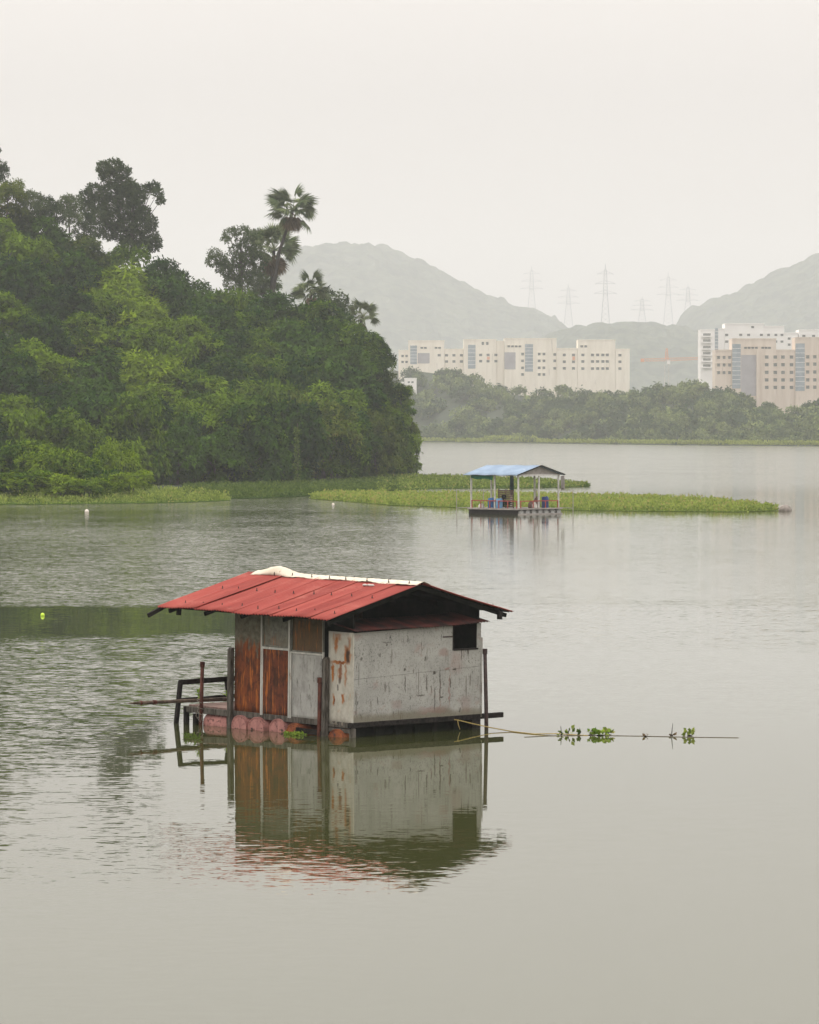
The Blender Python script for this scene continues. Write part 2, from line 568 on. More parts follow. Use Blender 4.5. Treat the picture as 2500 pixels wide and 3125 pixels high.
class MB:
    def __init__(s):
        s.v, s.f = [], []
        s.smooth = False

    def add(s, vs, fs):
        n = len(s.v)
        s.v += [tuple(p) for p in vs]
        s.f += [tuple(i + n for i in q) for q in fs]
        return s

    def box(s, x0, x1, y0, y1, z0, z1):
        vs = [(x, y, z) for z in (z0, z1) for y in (y0, y1) for x in (x0, x1)]
        return s.add(vs, [(0, 2, 3, 1), (4, 5, 7, 6), (0, 1, 5, 4), (2, 6, 7, 3), (0, 4, 6, 2), (1, 3, 7, 5)])

    def bar(s, p, q, w, h=None, w2=None):
        """rectangular bar from p to q"""
        h = h or w
        p, q = Vector(p), Vector(q)
        d = (q - p).normalized()
        up = Vector((0, 0, 1)) if abs(d.z) < .95 else Vector((1, 0, 0))
        a = d.cross(up).normalized()
        b = a.cross(d).normalized()
        k = (w2 / w) if w2 else 1.0
        vs = []
        for c, m in ((p, 1.0), (q, k)):
            for sa, sb in ((-1, -1), (1, -1), (1, 1), (-1, 1)):
                vs.append(c + a * sa * w / 2 * m + b * sb * h / 2 * m)
        return s.add(vs, [(3, 2, 1, 0), (4, 5, 6, 7), (0, 1, 5, 4), (1, 2, 6, 5), (2, 3, 7, 6), (3, 0, 4, 7)])

    def tube(s, pts, r, n=8, caps=True):
        pts = [Vector(p) for p in pts]
        rs = r if isinstance(r, (list, tuple)) else [r] * len(pts)
        vs = []
        ref = None
        for i, p in enumerate(pts):
            d = (pts[min(i + 1, len(pts) - 1)] - pts[max(i - 1, 0)]).normalized()
            up = Vector((0, 0, 1)) if abs(d.z) < .9 else Vector((1, 0, 0))
            a = d.cross(up).normalized()
            if ref is not None and a.dot(ref) < 0:
                a = -a
            ref = a
            b = a.cross(d).normalized()
            for k in range(n):
                t = 2 * math.pi * k / n
                vs.append(p + (a * math.cos(t) + b * math.sin(t)) * rs[i])
        fs = []
        for i in range(len(pts) - 1):
            for k in range(n):
                k2 = (k + 1) % n
                fs.append((i * n + k, i * n + k2, (i + 1) * n + k2, (i + 1) * n + k))
        if caps:
            fs.append(tuple(range(n - 1, -1, -1)))
            fs.append(tuple((len(pts) - 1) * n + k for k in range(n)))
        return s.add(vs, fs)

    def lathe(s, prof, n=20, axis='z', c=(0, 0, 0)):
        """prof: (radius, along)"""
        vs = []
        for r, t in prof:
            for k in range(n):
                a = 2 * math.pi * k / n
                x, y = r * math.cos(a), r * math.sin(a)
                p = {'z': (x, y, t), 'x': (t, x, y), 'y': (y, t, x)}[axis]
                vs.append((p[0] + c[0], p[1] + c[1], p[2] + c[2]))
        fs = []
        m = len(prof)
        for i in range(m - 1):
            for k in range(n):
                k2 = (k + 1) % n
                fs.append((i * n + k, i * n + k2, (i + 1) * n + k2, (i + 1) * n + k))
        fs.append(tuple(range(n - 1, -1, -1)))
        fs.append(tuple((m - 1) * n + k for k in range(n)))
        return s.add(vs, fs)

    def prism(s, poly, y0, y1):
        """polygon of (x, z) drawn out along y"""
        n = len(poly)
        vs = [(x, y0, z) for x, z in poly] + [(x, y1, z) for x, z in poly]
        fs = [tuple(range(n)), tuple(range(2 * n - 1, n - 1, -1))]
        fs += [(i, i + n, (i + 1) % n + n, (i + 1) % n) for i in range(n)]
        return s.add(vs, fs)

    def grid(s, fn, nu, nv):
        vs = [fn(i / nu, j / nv) for j in range(nv + 1) for i in range(nu + 1)]
        fs = [(j * (nu + 1) + i, j * (nu + 1) + i + 1, (j + 1) * (nu + 1) + i + 1, (j + 1) * (nu + 1) + i)
              for j in range(nv) for i in range(nu)]
        return s.add(vs, fs)

    def mesh(s, name, smooth=False):
        me = bpy.data.meshes.new(name)
        me.from_pydata(s.v, [], s.f)
        if smooth:
            me.polygons.foreach_set('use_smooth', [True] * len(me.polygons))
        me.update()
        bm = bmesh.new()
        bm.from_mesh(me)
        bmesh.ops.recalc_face_normals(bm, faces=bm.faces)
        bm.to_mesh(me)
        bm.free()
        return me

    def build(s, name, mat, parent=None, smooth=False, bevel=0.0):
        me = s.mesh(name, smooth)
        o = link_mesh(name, me, mat, parent)
        if bevel:
            b = o.modifiers.new('bevel', 'BEVEL')
            b.width = bevel
            b.segments = 2
            b.limit_method = 'ANGLE'
        return o


def quads_mesh(name, V, tone):
    """V: (n,4,3) array of leaf quads, tone: (n,)"""
    n = len(V)
    me = bpy.data.meshes.new(name)
    me.vertices.add(n * 4)
    me.vertices.foreach_set('co', np.ascontiguousarray(V, dtype=np.float32).ravel())
    me.loops.add(n * 4)
    me.loops.foreach_set('vertex_index', np.arange(n * 4, dtype=np.int32))
    me.polygons.add(n)
    me.polygons.foreach_set('loop_start', np.arange(0, n * 4, 4, dtype=np.int32))
    me.polygons.foreach_set('loop_total', np.full(n, 4, dtype=np.int32))
    a = me.attributes.new('tone', 'FLOAT', 'FACE')
    a.data.foreach_set('value', np.clip(tone, 0, 1).astype(np.float32))
    me.update(calc_edges=True)
    return me


def unit(v):
    return v / (np.linalg.norm(v, axis=-1, keepdims=True) + 1e-9)


def leaves(rs, P, D, length, width, spread=.8, N=None):
    """diamond leaves rooted at P pointing about D; with N they lie flat under that outward direction"""
    n = len(P)
    if N is None:
        ax = unit(D + rs.normal(0, spread, (n, 3)))
        sd_ = unit(np.cross(ax, rs.normal(0, 1, (n, 3))))
    else:
        nn = unit(N + rs.normal(0, .30, (n, 3)))
        ax = D + rs.normal(0, spread, (n, 3))
        ax = unit(ax - nn * (ax * nn).sum(1, keepdims=True) * .85)
        sd_ = unit(np.cross(ax, nn))
    L = length * rs.uniform(.6, 1.3, (n, 1))
    Wd = width * rs.uniform(.7, 1.3, (n, 1))
    tip = P + ax * L
    mid = P + ax * L * .45
    return np.stack([P, mid + sd_ * Wd / 2, tip, mid - sd_ * Wd / 2], axis=1)


def crown_quads(seed, rx, rz, nlobe, nspray, per, ll, lw, flat=1.0, lobe=(.13, .30), droop=.0, spread=.75):
    """crown of leaf sprays: many clumps over an inner mass, so that light tops and dark gaps alternate"""
    rs = np.random.RandomState(seed)
    c, r = [], []
    for i in range(nlobe):
        q = unit(rs.normal(0, 1, 3))
        q[2] = abs(q[2]) * 1.0 if rs.uniform() < .72 else q[2]
        c.append(q * np.array([rx, rx, rz]) * rs.uniform(.46, .92))
        r.append(rx * rs.uniform(*lobe))
    c.append(np.zeros(3))
    r.append(rx * .62)
    c, r = np.array(c), np.array(r)
    w = r ** 2
    w[-1] *= .5
    idx = rs.choice(len(r), nspray * 3, p=w / w.sum())
    d = unit(rs.normal(0, 1, (nspray * 3, 3)))
    d[:, 2] = np.where(d[:, 2] < -.25, -d[:, 2], d[:, 2])
    sq = np.array([1, 1, min(1.0, rz / rx) * flat * .85])
    P = c[idx] + d * r[idx][:, None] * sq * rs.uniform(.82, 1.08, (len(idx), 1))
    keep = np.ones(len(P), bool)
    for cc, rr in zip(c, r):
        keep &= np.linalg.norm((P - cc) / sq, axis=1) > rr * .72
    P, d, idx = P[keep][:nspray], d[keep][:nspray], idx[keep][:nspray]
    n = len(P)
    lt = rs.uniform(0, .34, len(r))
    lt[-1] = 0  # inner mass darkest, shade of the gaps put into its tone
    tone = lt[idx] + rs.uniform(0, .30, n)
    D = unit(d * np.array([1, 1, .4]) + np.array([0, 0, -.12 - droop]))
    P2 = np.repeat(P, per, 0) + rs.normal(0, ll * .30, (n * per, 3))
    N2 = np.repeat(unit(d * .75 + np.array([0, 0, .55])), per, 0)
    V = leaves(rs, P2, np.repeat(D, per, 0), ll, lw, spread, N2)
    # measured so that a crown of nominal size really has that half width and half height
    lo, hi = np.percentile(V.reshape(-1, 3), 1.0, axis=0), np.percentile(V.reshape(-1, 3), 99.0, axis=0)
    V = (V - (lo + hi) / 2) * np.array([2 * rx / (hi[0] - lo[0]), 2 * rx / (hi[1] - lo[1]), 2 * rz / (hi[2] - lo[2])])
    return V, np.repeat(tone, per) + rs.uniform(-.06, .06, n * per)


def trunk_mb(rs, h, r, limbs, rx, rz):
    m = MB()
    b = Vector((rs.uniform(-.3, .3), rs.uniform(-.3, .3), h * .55))
    t = Vector((rs.uniform(-.6, .6), rs.uniform(-.6, .6), h))
    m.tube([(0, 0, -1.2), (0, 0, 0), b, t], [r * 1.25, r, r * .75, r * .4], 7)
    for i in range(limbs):
        a = 2 * math.pi * i / limbs + rs.uniform(-.4, .4)
        s0 = Vector((0, 0, 0)).lerp(b, .0) + b.lerp(t, rs.uniform(.0, .8))
        e_ = Vector((math.cos(a) * rx * .7, math.sin(a) * rx * .7, h + rz * rs.uniform(-.1, .7)))
        m.tube([s0, s0.lerp(e_, .5) + Vector((0, 0, .25)), e_], [r * .42, r * .28, r * .1], 5)
    return m


# ------------------------------------------------------------------ water and lake bed
w = MB()
w.grid(lambda a, b: (-6000 + 12000 * a, -60 + 12000 * b, 0), 2, 2)
tag(w.build('water', M['water']), 'calm grey green lake water', None, kind='structure')
w = MB()
w.grid(lambda a, b: (-6500 + 13000 * a, -100 + 12500 * b, -2.5), 2, 2)
tag(w.build('lake_bed', M['soil']), kind='structure')

# ------------------------------------------------------------------ hut
A = R(47)
CA, SA = math.cos(A), math.sin(A)
C0 = on_water(1075, 2252)
X0, Y0 = C0.x, C0.y


def yl(px):                       # photo column -> metres along the panelled (left) wall
    k = (px - 1250) / F
    return (X0 - k * Y0) / (CA + k * SA)


def xl(px):                       # photo column -> metres along the whitewashed (right) wall
    k = (px - 1250) / F
    return (k * Y0 - X0) / (SA - k * CA)


def zl(x, y, v):                  # height of photo row v above local plan point x, y
    Yw = Y0 + CA * x + SA * y
    return H - Yw * (v - HOR) / F


TILT = R(0.9)
hut = thing('floating_hut', 'rusty panelled hut with red corrugated roof floating on barrels', 'hut',
            (X0, Y0, 0), (TILT, 0, math.pi / 2 - A))
tk = math.tan(TILT)
LY = yl(716)
LX = xl(1464)
YM = yl(994)                      # main room ends here, the lean-to bay follows
RIDGE = LX / 2
OV = .97
RY0, RY1 = -.17, 6.35             # roof along the ridge
EZ = 2.93                         # eave height
RZ = 3.72                         # ridge height
PITCH = (RZ - EZ) / (RIDGE + OV)


def roof_z(x):
    return RZ - abs(x - RIDGE) * PITCH


rnd = random.Random(4)
# frame under the walls
fb = MB().box(-.03, .09, -.02, LY + .1, .22, .37)
fb.box(-.03, .05, -.02, YM - .1, .10, .20)
fb.build('floor_beam', M['wood'], hut, bevel=.01)
fb = MB().bar((-.1, .02, .30), (xl(1535), .02, .31), .10, .13)
o = fb.build('floor_beam', M['wood_dark'], hut, bevel=.01)
fb = MB().box(.12, LX, .10, LY, .24, .335)
fb.build('floor', M['near_black'], hut)
for k in range(7):
    x = .25 + k * (LX - .4) / 6
    MB().box(x - .05, x + .05, .06, .16, -.35, .24).build('floor_post', M['near_black'], hut)  # posts coloured near black to carry the shade beneath the floor
MB().box(LX - .28, LX + .02, -.02, .12, -.4, .24).build('floor_post', M['wood_dark'], hut, bevel=.01)
MB().box(-.05, .09, -.045, .07, -.4, .22).build('floor_post', M['wood'], hut, bevel=.01)

def sl(lst):      # streaks on the panelled wall: photo column, row, half width, half height
    return [(yl(p), zl(0, yl(p), v) - yl(p) * tk, hw / 84.0, hh / 124.0, st) for p, v, hw, hh, st in lst]


def sr(lst):      # marks on the whitewashed wall
    return [(xl(p), zl(xl(p), 0, v), hw / 130.0, hh / 124.0, st) for p, v, hw, hh, st in lst]


M['white_rusty'] = mat_white_rusty(
    sl([(1026, 1965, 5, 26, .95), (1058, 2000, 8, 30, 1), (1066, 1985, 5, 45, .7), (1038, 2022, 30, 6, 1), (1016, 2052, 4, 30, 1), (1040, 2050, 6, 34, .9), (1056, 2060, 4, 40, .7),
        (1020, 2138, 4, 18, 1), (1048, 2132, 5, 18, 1), (1030, 1945, 12, 12, .6)]),
    sl([(1062, 2002, 6, 22, .95), (1038, 2076, 4, 12, .7), (1031, 2098, 3, 10, .7), (1021, 2142, 2, 10, .6)]))
M['whitewash'] = mat_whitewash(
    sr([(1234, 2086, 2.5, 28, .9), (1300, 2088, 2.5, 24, .8), (1341, 2090, 3, 55, .75), (1325, 2135, 2.5, 40, .75), (1372, 2085, 3, 16, .85), (1384, 2044, 8, 4, .9), (1322, 2054, 6, 5, .9),
        (1295, 2012, 4, 8, .8), (1232, 2043, 5, 5, .9), (1155, 2000, 5, 6, .6), (1100, 2012, 5, 5, .7), (1282, 2122, 18, 2.5, .7), (1345, 2127, 8, 3, .8), (1402, 2168, 3, 9, .9), (1150, 2138, 2.5, 12, .8),
        (1185, 2098, 3, 20, .35), (1175, 1962, 18, 2, .6), (1176, 1968, 4, 4, .9), (1300, 2000, 2, 22, .6), (1092, 2060, 3, 40, .4), (1405, 1990, 2.5, 28, .8), (1424, 1984, 4, 14, .8), (1085, 2150, 4, 40, .5), (1240, 1950, 3, 12, .5)]),
    sr([(1362, 2040, 14, 4, .7), (1370, 2100, 3, 60, .7), (1342, 2130, 2, 60, .6), (1350, 1990, 22, 14, .5), (1390, 2020, 30, 40, .3), (1320, 2168, 70, 12, .45), (1210, 2150, 25, 14, .3), (1420, 2150, 25, 30, .3)]))

# panelled wall: px columns, px rows of its sheets
TOPZ = 3.02


def panel(name, p0, p1, z0, z1, mat, x0=-.012, x1=.012, parent=None):
    ya, yb = yl(p1), yl(p0)
    m = MB()
    rr = random.Random(int(p0 * 7 + z0 * 100))
    # a thin sheet, very slightly dented
    nu, nv = 8, 14

    def f(a, b):
        return (x0 + rr.uniform(-.004, .004), ya + (yb - ya) * a, z0 + (z1 - z0) * b - (rr.uniform(0, .02) if b == 0 else 0))
    m.grid(f, nu, nv)
    o = m.build(name, mat, parent or hut, smooth=True)
    s = o.modifiers.new('thick', 'SOLIDIFY')
    s.thickness = .02
    s.offset = 0
    return o


panel('wall_panel', 716, 796, .36, TOPZ, M['rust_tall'])['label'] = 'tall panel rusting from grey at the top to orange below'
panel('wall_panel', 803, 879, .36, zl(0, yl(840), 1988) , M['rust_low'])['label'] = 'dark brown rusted panel'
panel('wall_panel', 891, 984, .33, zl(0, yl(940), 1992) - .03, M['white_scuffed'])['label'] = 'scuffed pale grey panel'
panel('wall_panel', 1003, 1072, .30, TOPZ - .45, M['white_rusty'], x0=-.02)['label'] = 'cream panel with rust streaks'
zt1 = zl(0, yl(840), 1984)


def window(p0, p1, z0, z1, mat):
    ya, yb = yl(p1), yl(p0)
    fr = MB()
    t = .035
    fr.box(-.035, .02, ya, ya + t, z0, z1)
    fr.box(-.035, .02, yb - t, yb, z0, z1)
    fr.box(-.034, .02, ya + t, yb - t, z0, z0 + t)
    fr.box(-.034, .02, ya + t, yb - t, z1 - t, z1)
    fo = fr.build('window', M['frame_metal'], hut)
    pm = MB()
    pm.box(-.006, .012, ya + t, yb - t, z0 + t, z1 - t)
    pm.build('pane', mat, fo)


window(801, 880, zt1 + .03, TOPZ - .1, M['grime'])
window(889, 986, zt1 - .04, TOPZ - .1, M['brown_grime'])
# pale vertical trims between the panels
for p0, p1, z1 in ((796, 799.3, TOPZ), (800.6, 803, zt1), (880.5, 884.5, TOPZ - .1), (886, 890, zt1 - .04), (984.5, 988, zt1)):
    MB().box(-.04, .0, yl(p1), yl(p0), .33, z1).build('trim_strip', M['trim'], hut)
MB().box(-.045, .0, yl(884), yl(799), zt1 - .035, zt1 + .02).build('trim_strip', M['trim'], hut)
MB().box(-.045, .0, yl(986), yl(886), zt1 - .085, zt1 - .045).build('trim_strip', M['trim'], hut)
MB().box(-.01, .06, yl(1000), LY, TOPZ - .09, TOPZ + .13).build('wall_plate', M['wood_dark'], hut)
MB().box(-.025, .02, -.02, yl(1071.5), .28, TOPZ - .45).build('corner_trim', M['white_rusty'], hut)
# posts in front of the wall
for p, v0, v1, wd, mat in ((712, 1976, 2235, .13, 'wood'), (1001, 2006, 2238, .13, 'wood')):
    y = yl(p)
    m = MB()
    za, zb = -.4, zl(-.1, y, v0) - y * tk
    m.prism([(-.17, za), (-.05, za), (-.05, zb), (-.11, zb), (-.17, zb - .06)], y - wd / 2, y + wd / 2)
    m.build('post', M[mat], hut, bevel=.008)

# whitewashed wall of the lean-to bay, with an opening near its far top corner
WTA, WTB = zl(0, 0, 1930) - .02, zl(LX, 0, 1898) - .03
wz = lambda x: WTA + (WTB - WTA) * x / LX
SEAM = .36 + 1.13
ox0, ox1, oz0 = xl(1380), xl(1452), zl(xl(1415), 0, 1979)


def slab(m, x0, x1, z00, z01, z10, z11, y0=-.012, y1=.012):
    vs = [(x0, y0, z00), (x1, y0, z10), (x1, y0, z11), (x0, y0, z01), (x0, y1, z00), (x1, y1, z10), (x1, y1, z11), (x0, y1, z01)]
    m.add(vs, [(0, 1, 2, 3), (7, 6, 5, 4), (0, 4, 5, 1), (1, 5, 6, 2), (2, 6, 7, 3), (3, 7, 4, 0)])


m = MB()
slab(m, .012, LX, .335, SEAM - .07, .37, SEAM + .09)
m.build('wall_sheet', M['whitewash'], hut)
m = MB()
slab(m, .012, ox0, SEAM - .062, wz(0), SEAM + .055, wz(ox0), -.018, .006)
slab(m, ox0, ox1, SEAM + .055, oz0, SEAM + .092, oz0, -.018, .006)
slab(m, ox1, LX, SEAM + .092, wz(ox1), SEAM + .098, wz(LX), -.018, .006)
m.build('wall_sheet', M['whitewash'], hut)
m = MB()
slab(m, ox0 - .03, ox0, oz0 - .03, wz(ox0), oz0 - .03, wz(ox0), -.035, .03)
slab(m, ox0, ox1 + .03, oz0 - .04, oz0, oz0 - .04, oz0, -.035, .03)
m.build('window_frame', M['wood_dark'], hut)
MB().box(LX + .0, LX + .05, -.03, .05, .30, wz(LX) - .36).build('corner_trim', M['whitewash'], hut)
m = MB()
slab(m, xl(1347), ox0 - .035, oz0 + .30, oz0 + .33, oz0 + .30, oz0 + .33, -.03, -.018)
m.build('latch_bar', M['dark_metal'], hut)
# inner lining, far walls; dimness of the room put into near black
MB().box(.06, .10, .06, LY - .02, .34, TOPZ + .1).build('inner_wall', M['near_black'], hut)
MB().box(LX - .03, LX, .05, LY, .34, TOPZ + .14).build('far_wall', M['near_black'], hut)
m = MB()
m.prism([(.0, .34), (LX, .34), (LX, roof_z(LX) - .1), (RIDGE, RZ - .12), (.0, roof_z(0) - .1)], LY - .03, LY + .01)
m.build('end_wall', M['brown_grime'], hut)
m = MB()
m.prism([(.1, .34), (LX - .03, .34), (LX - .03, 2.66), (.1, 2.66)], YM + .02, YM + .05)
m.build('partition', M['near_black'], hut)  # shade inside the gable put into the near black

# lean-to roof: red corrugated strip under the main gable
LT0, LT1 = -.14, YM + .02


def corr(m, x0, x1, y0, y1, zf, pitch=.08, amp=.012, along='x', n_long=2, seg=6):
    """corrugated sheet; waves run across `along`"""
    if along == 'x':
        n = int((x1 - x0) / pitch * seg)
        m.grid(lambda a, b: (x0 + (x1 - x0) * a, y0 + (y1 - y0) * b,
                             zf(x0 + (x1 - x0) * a, y0 + (y1 - y0) * b) + amp * math.sin((x1 - x0) * a / pitch * 2 * math.pi)), n, n_long)
    else:
        n = int((y1 - y0) / pitch * seg)
        m.grid(lambda b, a: (x0 + (x1 - x0) * b, y0 + (y1 - y0) * a,
                             zf(x0 + (x1 - x0) * b, y0 + (y1 - y0) * a) + amp * math.sin((y1 - y0) * a / pitch * 2 * math.pi)), n_long, n)


def lz(x, y):
    edge = wz(max(0, min(LX, x))) + .035
    return edge + (y - LT0) / (LT1 - LT0) * .19 + .02 * math.sin(x * 1.3 + 1)


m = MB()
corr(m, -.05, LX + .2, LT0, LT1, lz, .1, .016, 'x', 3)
o = m.build('lean_to_roof', M['dark_red_roof'], hut, smooth=True)
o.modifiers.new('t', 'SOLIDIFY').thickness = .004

# main roof: timber frame > sheets, ridge cap, hooks
m = MB()
for y in (RY0 + .16, 1.6, 3.2, 4.6, 6.0):
    m.bar((-OV + .1, y, EZ - .10), (RIDGE, y, RZ - .10), .06, .1)
    m.bar((LX + OV - .1, y, EZ - .10), (RIDGE, y, RZ - .10), .06, .1)
for x in (-OV + .22, .02, 1.2, LX - 1.2, LX - .02, LX + OV - .4):
    m.bar((x, RY0 + .1, roof_z(x) - .05), (x, RY1 - .12, roof_z(x) - .05), .06, .07)
for x0, x1 in ((-OV + .05, RIDGE), (LX + OV - .05, RIDGE)):  # added lining boards; shade under the sheets put into their colour
    vs = [(x0, y, roof_z(x0) - d_) for y in (RY0 + .08, RY1 - .1) for d_ in (.022, .036)] + [(x1, y, roof_z(x1) - d_) for y in (RY0 + .08, RY1 - .1) for d_ in (.022, .036)]
    m.add(vs, [(0, 1, 3, 2), (4, 6, 7, 5), (0, 4, 5, 1), (2, 3, 7, 6), (0, 2, 6, 4), (1, 5, 7, 3)])
roof = m.build('roof', M['near_black'], hut)  # frame colour darkened to carry the shade in the open gable
# rafter tails
for x, y in ((-OV - .08, RY1 - .02), (LX + OV - .45, RY0 + .02)):
    m = MB()
    if x < 0:
        m.bar((x - .22, y + .02, EZ - .22), (x + .35, y, EZ + .02), .07, .1)
        m.bar((x + .35, y - .5, EZ - .2), (x + .37, y - .5, EZ + .02), .08, .1)
    else:
        m.tube([(x, y, EZ + .02), (x, y, EZ - .18)], .07, 8)
    m.build('rafter_tail', M['wood_dark'], roof)
# near slope: nine sheets
NS = 9
sw = (RY1 - RY0) / NS
for side in (0, 1):
    for i in range(NS):
        y0 = RY0 + i * sw - .04
        y1 = y0 + sw + .055
        lift = .022 * (i % 2) + rnd.uniform(.008, .018)
        skew = rnd.uniform(-.02, .02)
        ext = rnd.uniform(-.03, .03)
        sag = rnd.uniform(.0, .03)
        xe = -OV - ext if side == 0 else LX + OV + ext
        xr = RIDGE - .06 if side == 0 else RIDGE + .06

        def zf(x, y, lift=lift, sag=sag, y0=y0, skew=skew, xe=xe, xr=xr):
            t = (x - xr) / (xe - xr)
            return roof_z(x) + lift - sag * math.sin(t * math.pi) + skew * (y - y0) + .02 * math.sin(y * 1.7) * t - (.012 if t > .95 else 0)
        m = MB()
        corr(m, xe, xr, max(y0, RY0), y1, zf, .105, .019, 'y', 8, 6)
        o = m.build('roof_sheet', M['red_roof'], roof, smooth=True)
        o.modifiers.new('t', 'SOLIDIFY').thickness = .004
# ridge cap of bent pale sheet, buckled near its far end
m = MB()


def cap(a, b):
    y = RY0 - .03 + (RY1 - RY0 - .25) * b
    s = (a - .5) * 2
    wv = .27 + .03 * math.sin(y * 2.1) + .012 * math.sin(y * 7.3)
    x = RIDGE + s * wv
    z = RZ + .035 - abs(s) ** 1.25 * (wv * PITCH + .005) + .006 * math.sin(y * 23 + s * 2)
    g_ = math.exp(-((y - 5.25) / .55) ** 2)
    z += .16 * g_ * (1 - abs(s) ** 3) + .012 * math.sin(y * 5) * abs(s)
    return (x, y, z + .015)


m.grid(cap, 12, 60)
o = m.build('ridge_cap', M['cap_white'], roof, smooth=True)
o.modifiers.new('t', 'SOLIDIFY').thickness = .006
m = MB()
m.tube([(0, 0, -.02), (0, 0, .075)], .011, 5)
m.lathe([(.03, .012), (.012, .03)], 8)
hook = None
spots = []
for i in range(9):
    for x, jit in ((-.55, .0), (.75, .12)):
        y = RY0 + .28 + i * .7 + jit + rnd.uniform(-.06, .06)
        if y < RY1 - .05:
            spots.append((x + rnd.uniform(-.06, .06), y))
for i in range(8):
    spots.append((RIDGE - .22 + rnd.uniform(-.03, .03), RY0 + .35 + i * .72 + rnd.uniform(-.1, .1)))
    spots.append((RIDGE + .20, RY0 + .6 + i * .72 + rnd.uniform(-.1, .1)))
for i in range(5):
    spots.append((LX + .55, RY0 + .3 + i * 1.4))
for x, y in spots:
    z = roof_z(x) + (.012 if abs(x - RIDGE) > .5 else .05)
    if hook is None:
        hook = m.build('roof_bolt', M['dark_metal'], roof)
        hook.location = (x, y, z)
    else:
        copy_part(hook, roof, location=(x, y, z))
hook.location = (spots[0][0], spots[0][1], roof_z(spots[0][0]) + .012)
for dx, dy in ((0, 0), (.03, .14), (-.02, .25)):
    m = MB().lathe([(.0, 0), (.05, .01), (.055, .03), (.03, .05), (0, .055)], 9)
    o = m.build('sealant_patch', M['silver'], roof, smooth=True)
    o.location = (RIDGE - .55 + dx, 1.1 + dy, roof_z(RIDGE - .55) + .03)
    o.scale = (1.3, .9, 1)


# float barrels under the left edge, ends showing
def barrel(rad, length, mat):
    m = MB()
    pr = [(0, 0), (rad * .90, 0), (rad * .92, -.015), (rad, -.02), (rad, .01)]
    for t in (.33, .36, .39, .63, .66, .69):
        pr.append((rad * (1.0 if t not in (.36, .66) else 1.025), length * t))
    pr += [(rad, length - .01), (rad, length + .02), (rad * .92, length + .015), (rad * .9, length), (0, length)]
    m.lathe(pr, 28, 'x')
    return m


for p, zc, mt in ((742, -.02, 'barrel'), (795, -.02, 'barrel'), (855, -.01, 'barrel'), (908, -.07, 'barrel_rust'), (1037, -.11, 'barrel_rust')):
    o = barrel(.295, .5 if p == 1037 else .88, mt).build('float_barrel', M[mt], hut, smooth=True)
    o.location = (-.10 + rnd.uniform(-.03, .03), yl(p) + .02, zc)
    o.rotation_euler = (rnd.uniform(0, 6), 0, rnd.uniform(-.04, .04))
    o.modifiers.new('b', 'EDGE_SPLIT').split_angle = R(35)
    MB().lathe([(.0, -.004), (.032, -.003), (.032, .0), (0, .002)], 12, 'x', (-.003, .13, .10)).build('bung', M['dark_metal'], o)
o = barrel(.295, .88, 'barrel').build('float_barrel', M['barrel'], hut, smooth=True)
o.location = (.28, yl(690), -.06)
o.rotation_euler = (0, 0, math.pi / 2)
for yy_ in (1.2, 2.6, 4.0):
    for xx in (1.4, 2.8):
        o = barrel(.29, .88, 'barrel').build('float_barrel', M['near_black'], hut, smooth=True)  # same barrel in near black, underfloor shade put into its colour
        o.location = (xx, yy_, -.1)
MB().box(.15, LX - .06, .22, .27, -.3, .235).build('dark_infill', M['near_black'], hut)  # added to close the gaps; underfloor shade put into its colour
MB().box(.75, .80, 1.0, LY, -.3, .235).build('dark_infill', M['near_black'], hut)  # second added board, darkness behind the barrels put into its colour
# planks half sunk between the sunken barrels
MB().bar((-.14, yl(1000), .05), (-.12, yl(915), .07), .05, .12).build('brace', M['wood_dark'], hut)

# deck at the far end of the hut
DE = yl(560)
m = MB()
m.box(-.02, .08, LY + .1, DE, .20, .35)
m.build('deck_beam', M['wood'], hut, bevel=.01)
m = MB()
for k in range(9):
    x = .08 + k * .2
    m.box(x, x + .185, LY + .02, DE - rnd.uniform(0, .12), .352, .39)
m.build('deck', M['deck'], hut)
MB().box(-.04, 2.0, DE - .12, DE - .02, .17, .345).build('deck_beam', M['wood_dark'], hut, bevel=.01)
for x, y in ((.03, DE - .07), (.05, yl(592)), (.05, yl(695))):
    MB().bar((x, y, -.6), (x, y, .18), .11).build('deck_post', M['wood_dark'], hut)
# leaning rail frame at the deck's end
ra = (-.12, DE + .06)
m = MB()
m.bar((ra[0] - .10, ra[1] + .05, -.6), (ra[0] + .05, ra[1], .98), .11, .09)
m.bar((1.55, DE, .35), (1.42, DE, .98), .11, .09)
m.bar((ra[0] + .0, ra[1], .95), (1.85, DE, .98), .06, .13)
m.bar((ra[0] - .02, ra[1] - .01, .50), (1.85, DE, .53), .06, .09)
m.build('rail', M['wood_dark'], hut, bevel=.008)

HM = Matrix.Translation((X0, Y0, 0)) @ Matrix.Rotation(math.pi / 2 - A, 4, 'Z') @ Matrix.Rotation(TILT, 4, 'X')


def hutp(x, y, z):
    return HM @ Vector((x, y, z))


# things lying on, tied to or standing beside the hut
p1_, p0_ = hutp(.95, DE - .62, .52), None
tip = at(389, 2147, p1_.y - 2.05)
end = at(700, 2133, p1_.y + .15)
m = MB()
m.tube([tip, tip.lerp(end, .07), tip.lerp(end, .14), tip.lerp(end, .3), tip.lerp(end, .6), end], [.006, .035, .05, .043, .046, .055], 9)
sp_ = m.build('wooden_spar', M['wood_pole'], None, smooth=True)
tag(sp_, 'long wooden spar with pointed tip lying across the deck, sticking out over the water', 'spar')
for t in (.13, .25, .27):
    c = tip.lerp(end, t)
    d = (end - tip).normalized()
    MB().tube([c - d * .03, c, c + d * .03], [.05, .064, .05], 9).build('binding', M['rust_bar'], sp_)


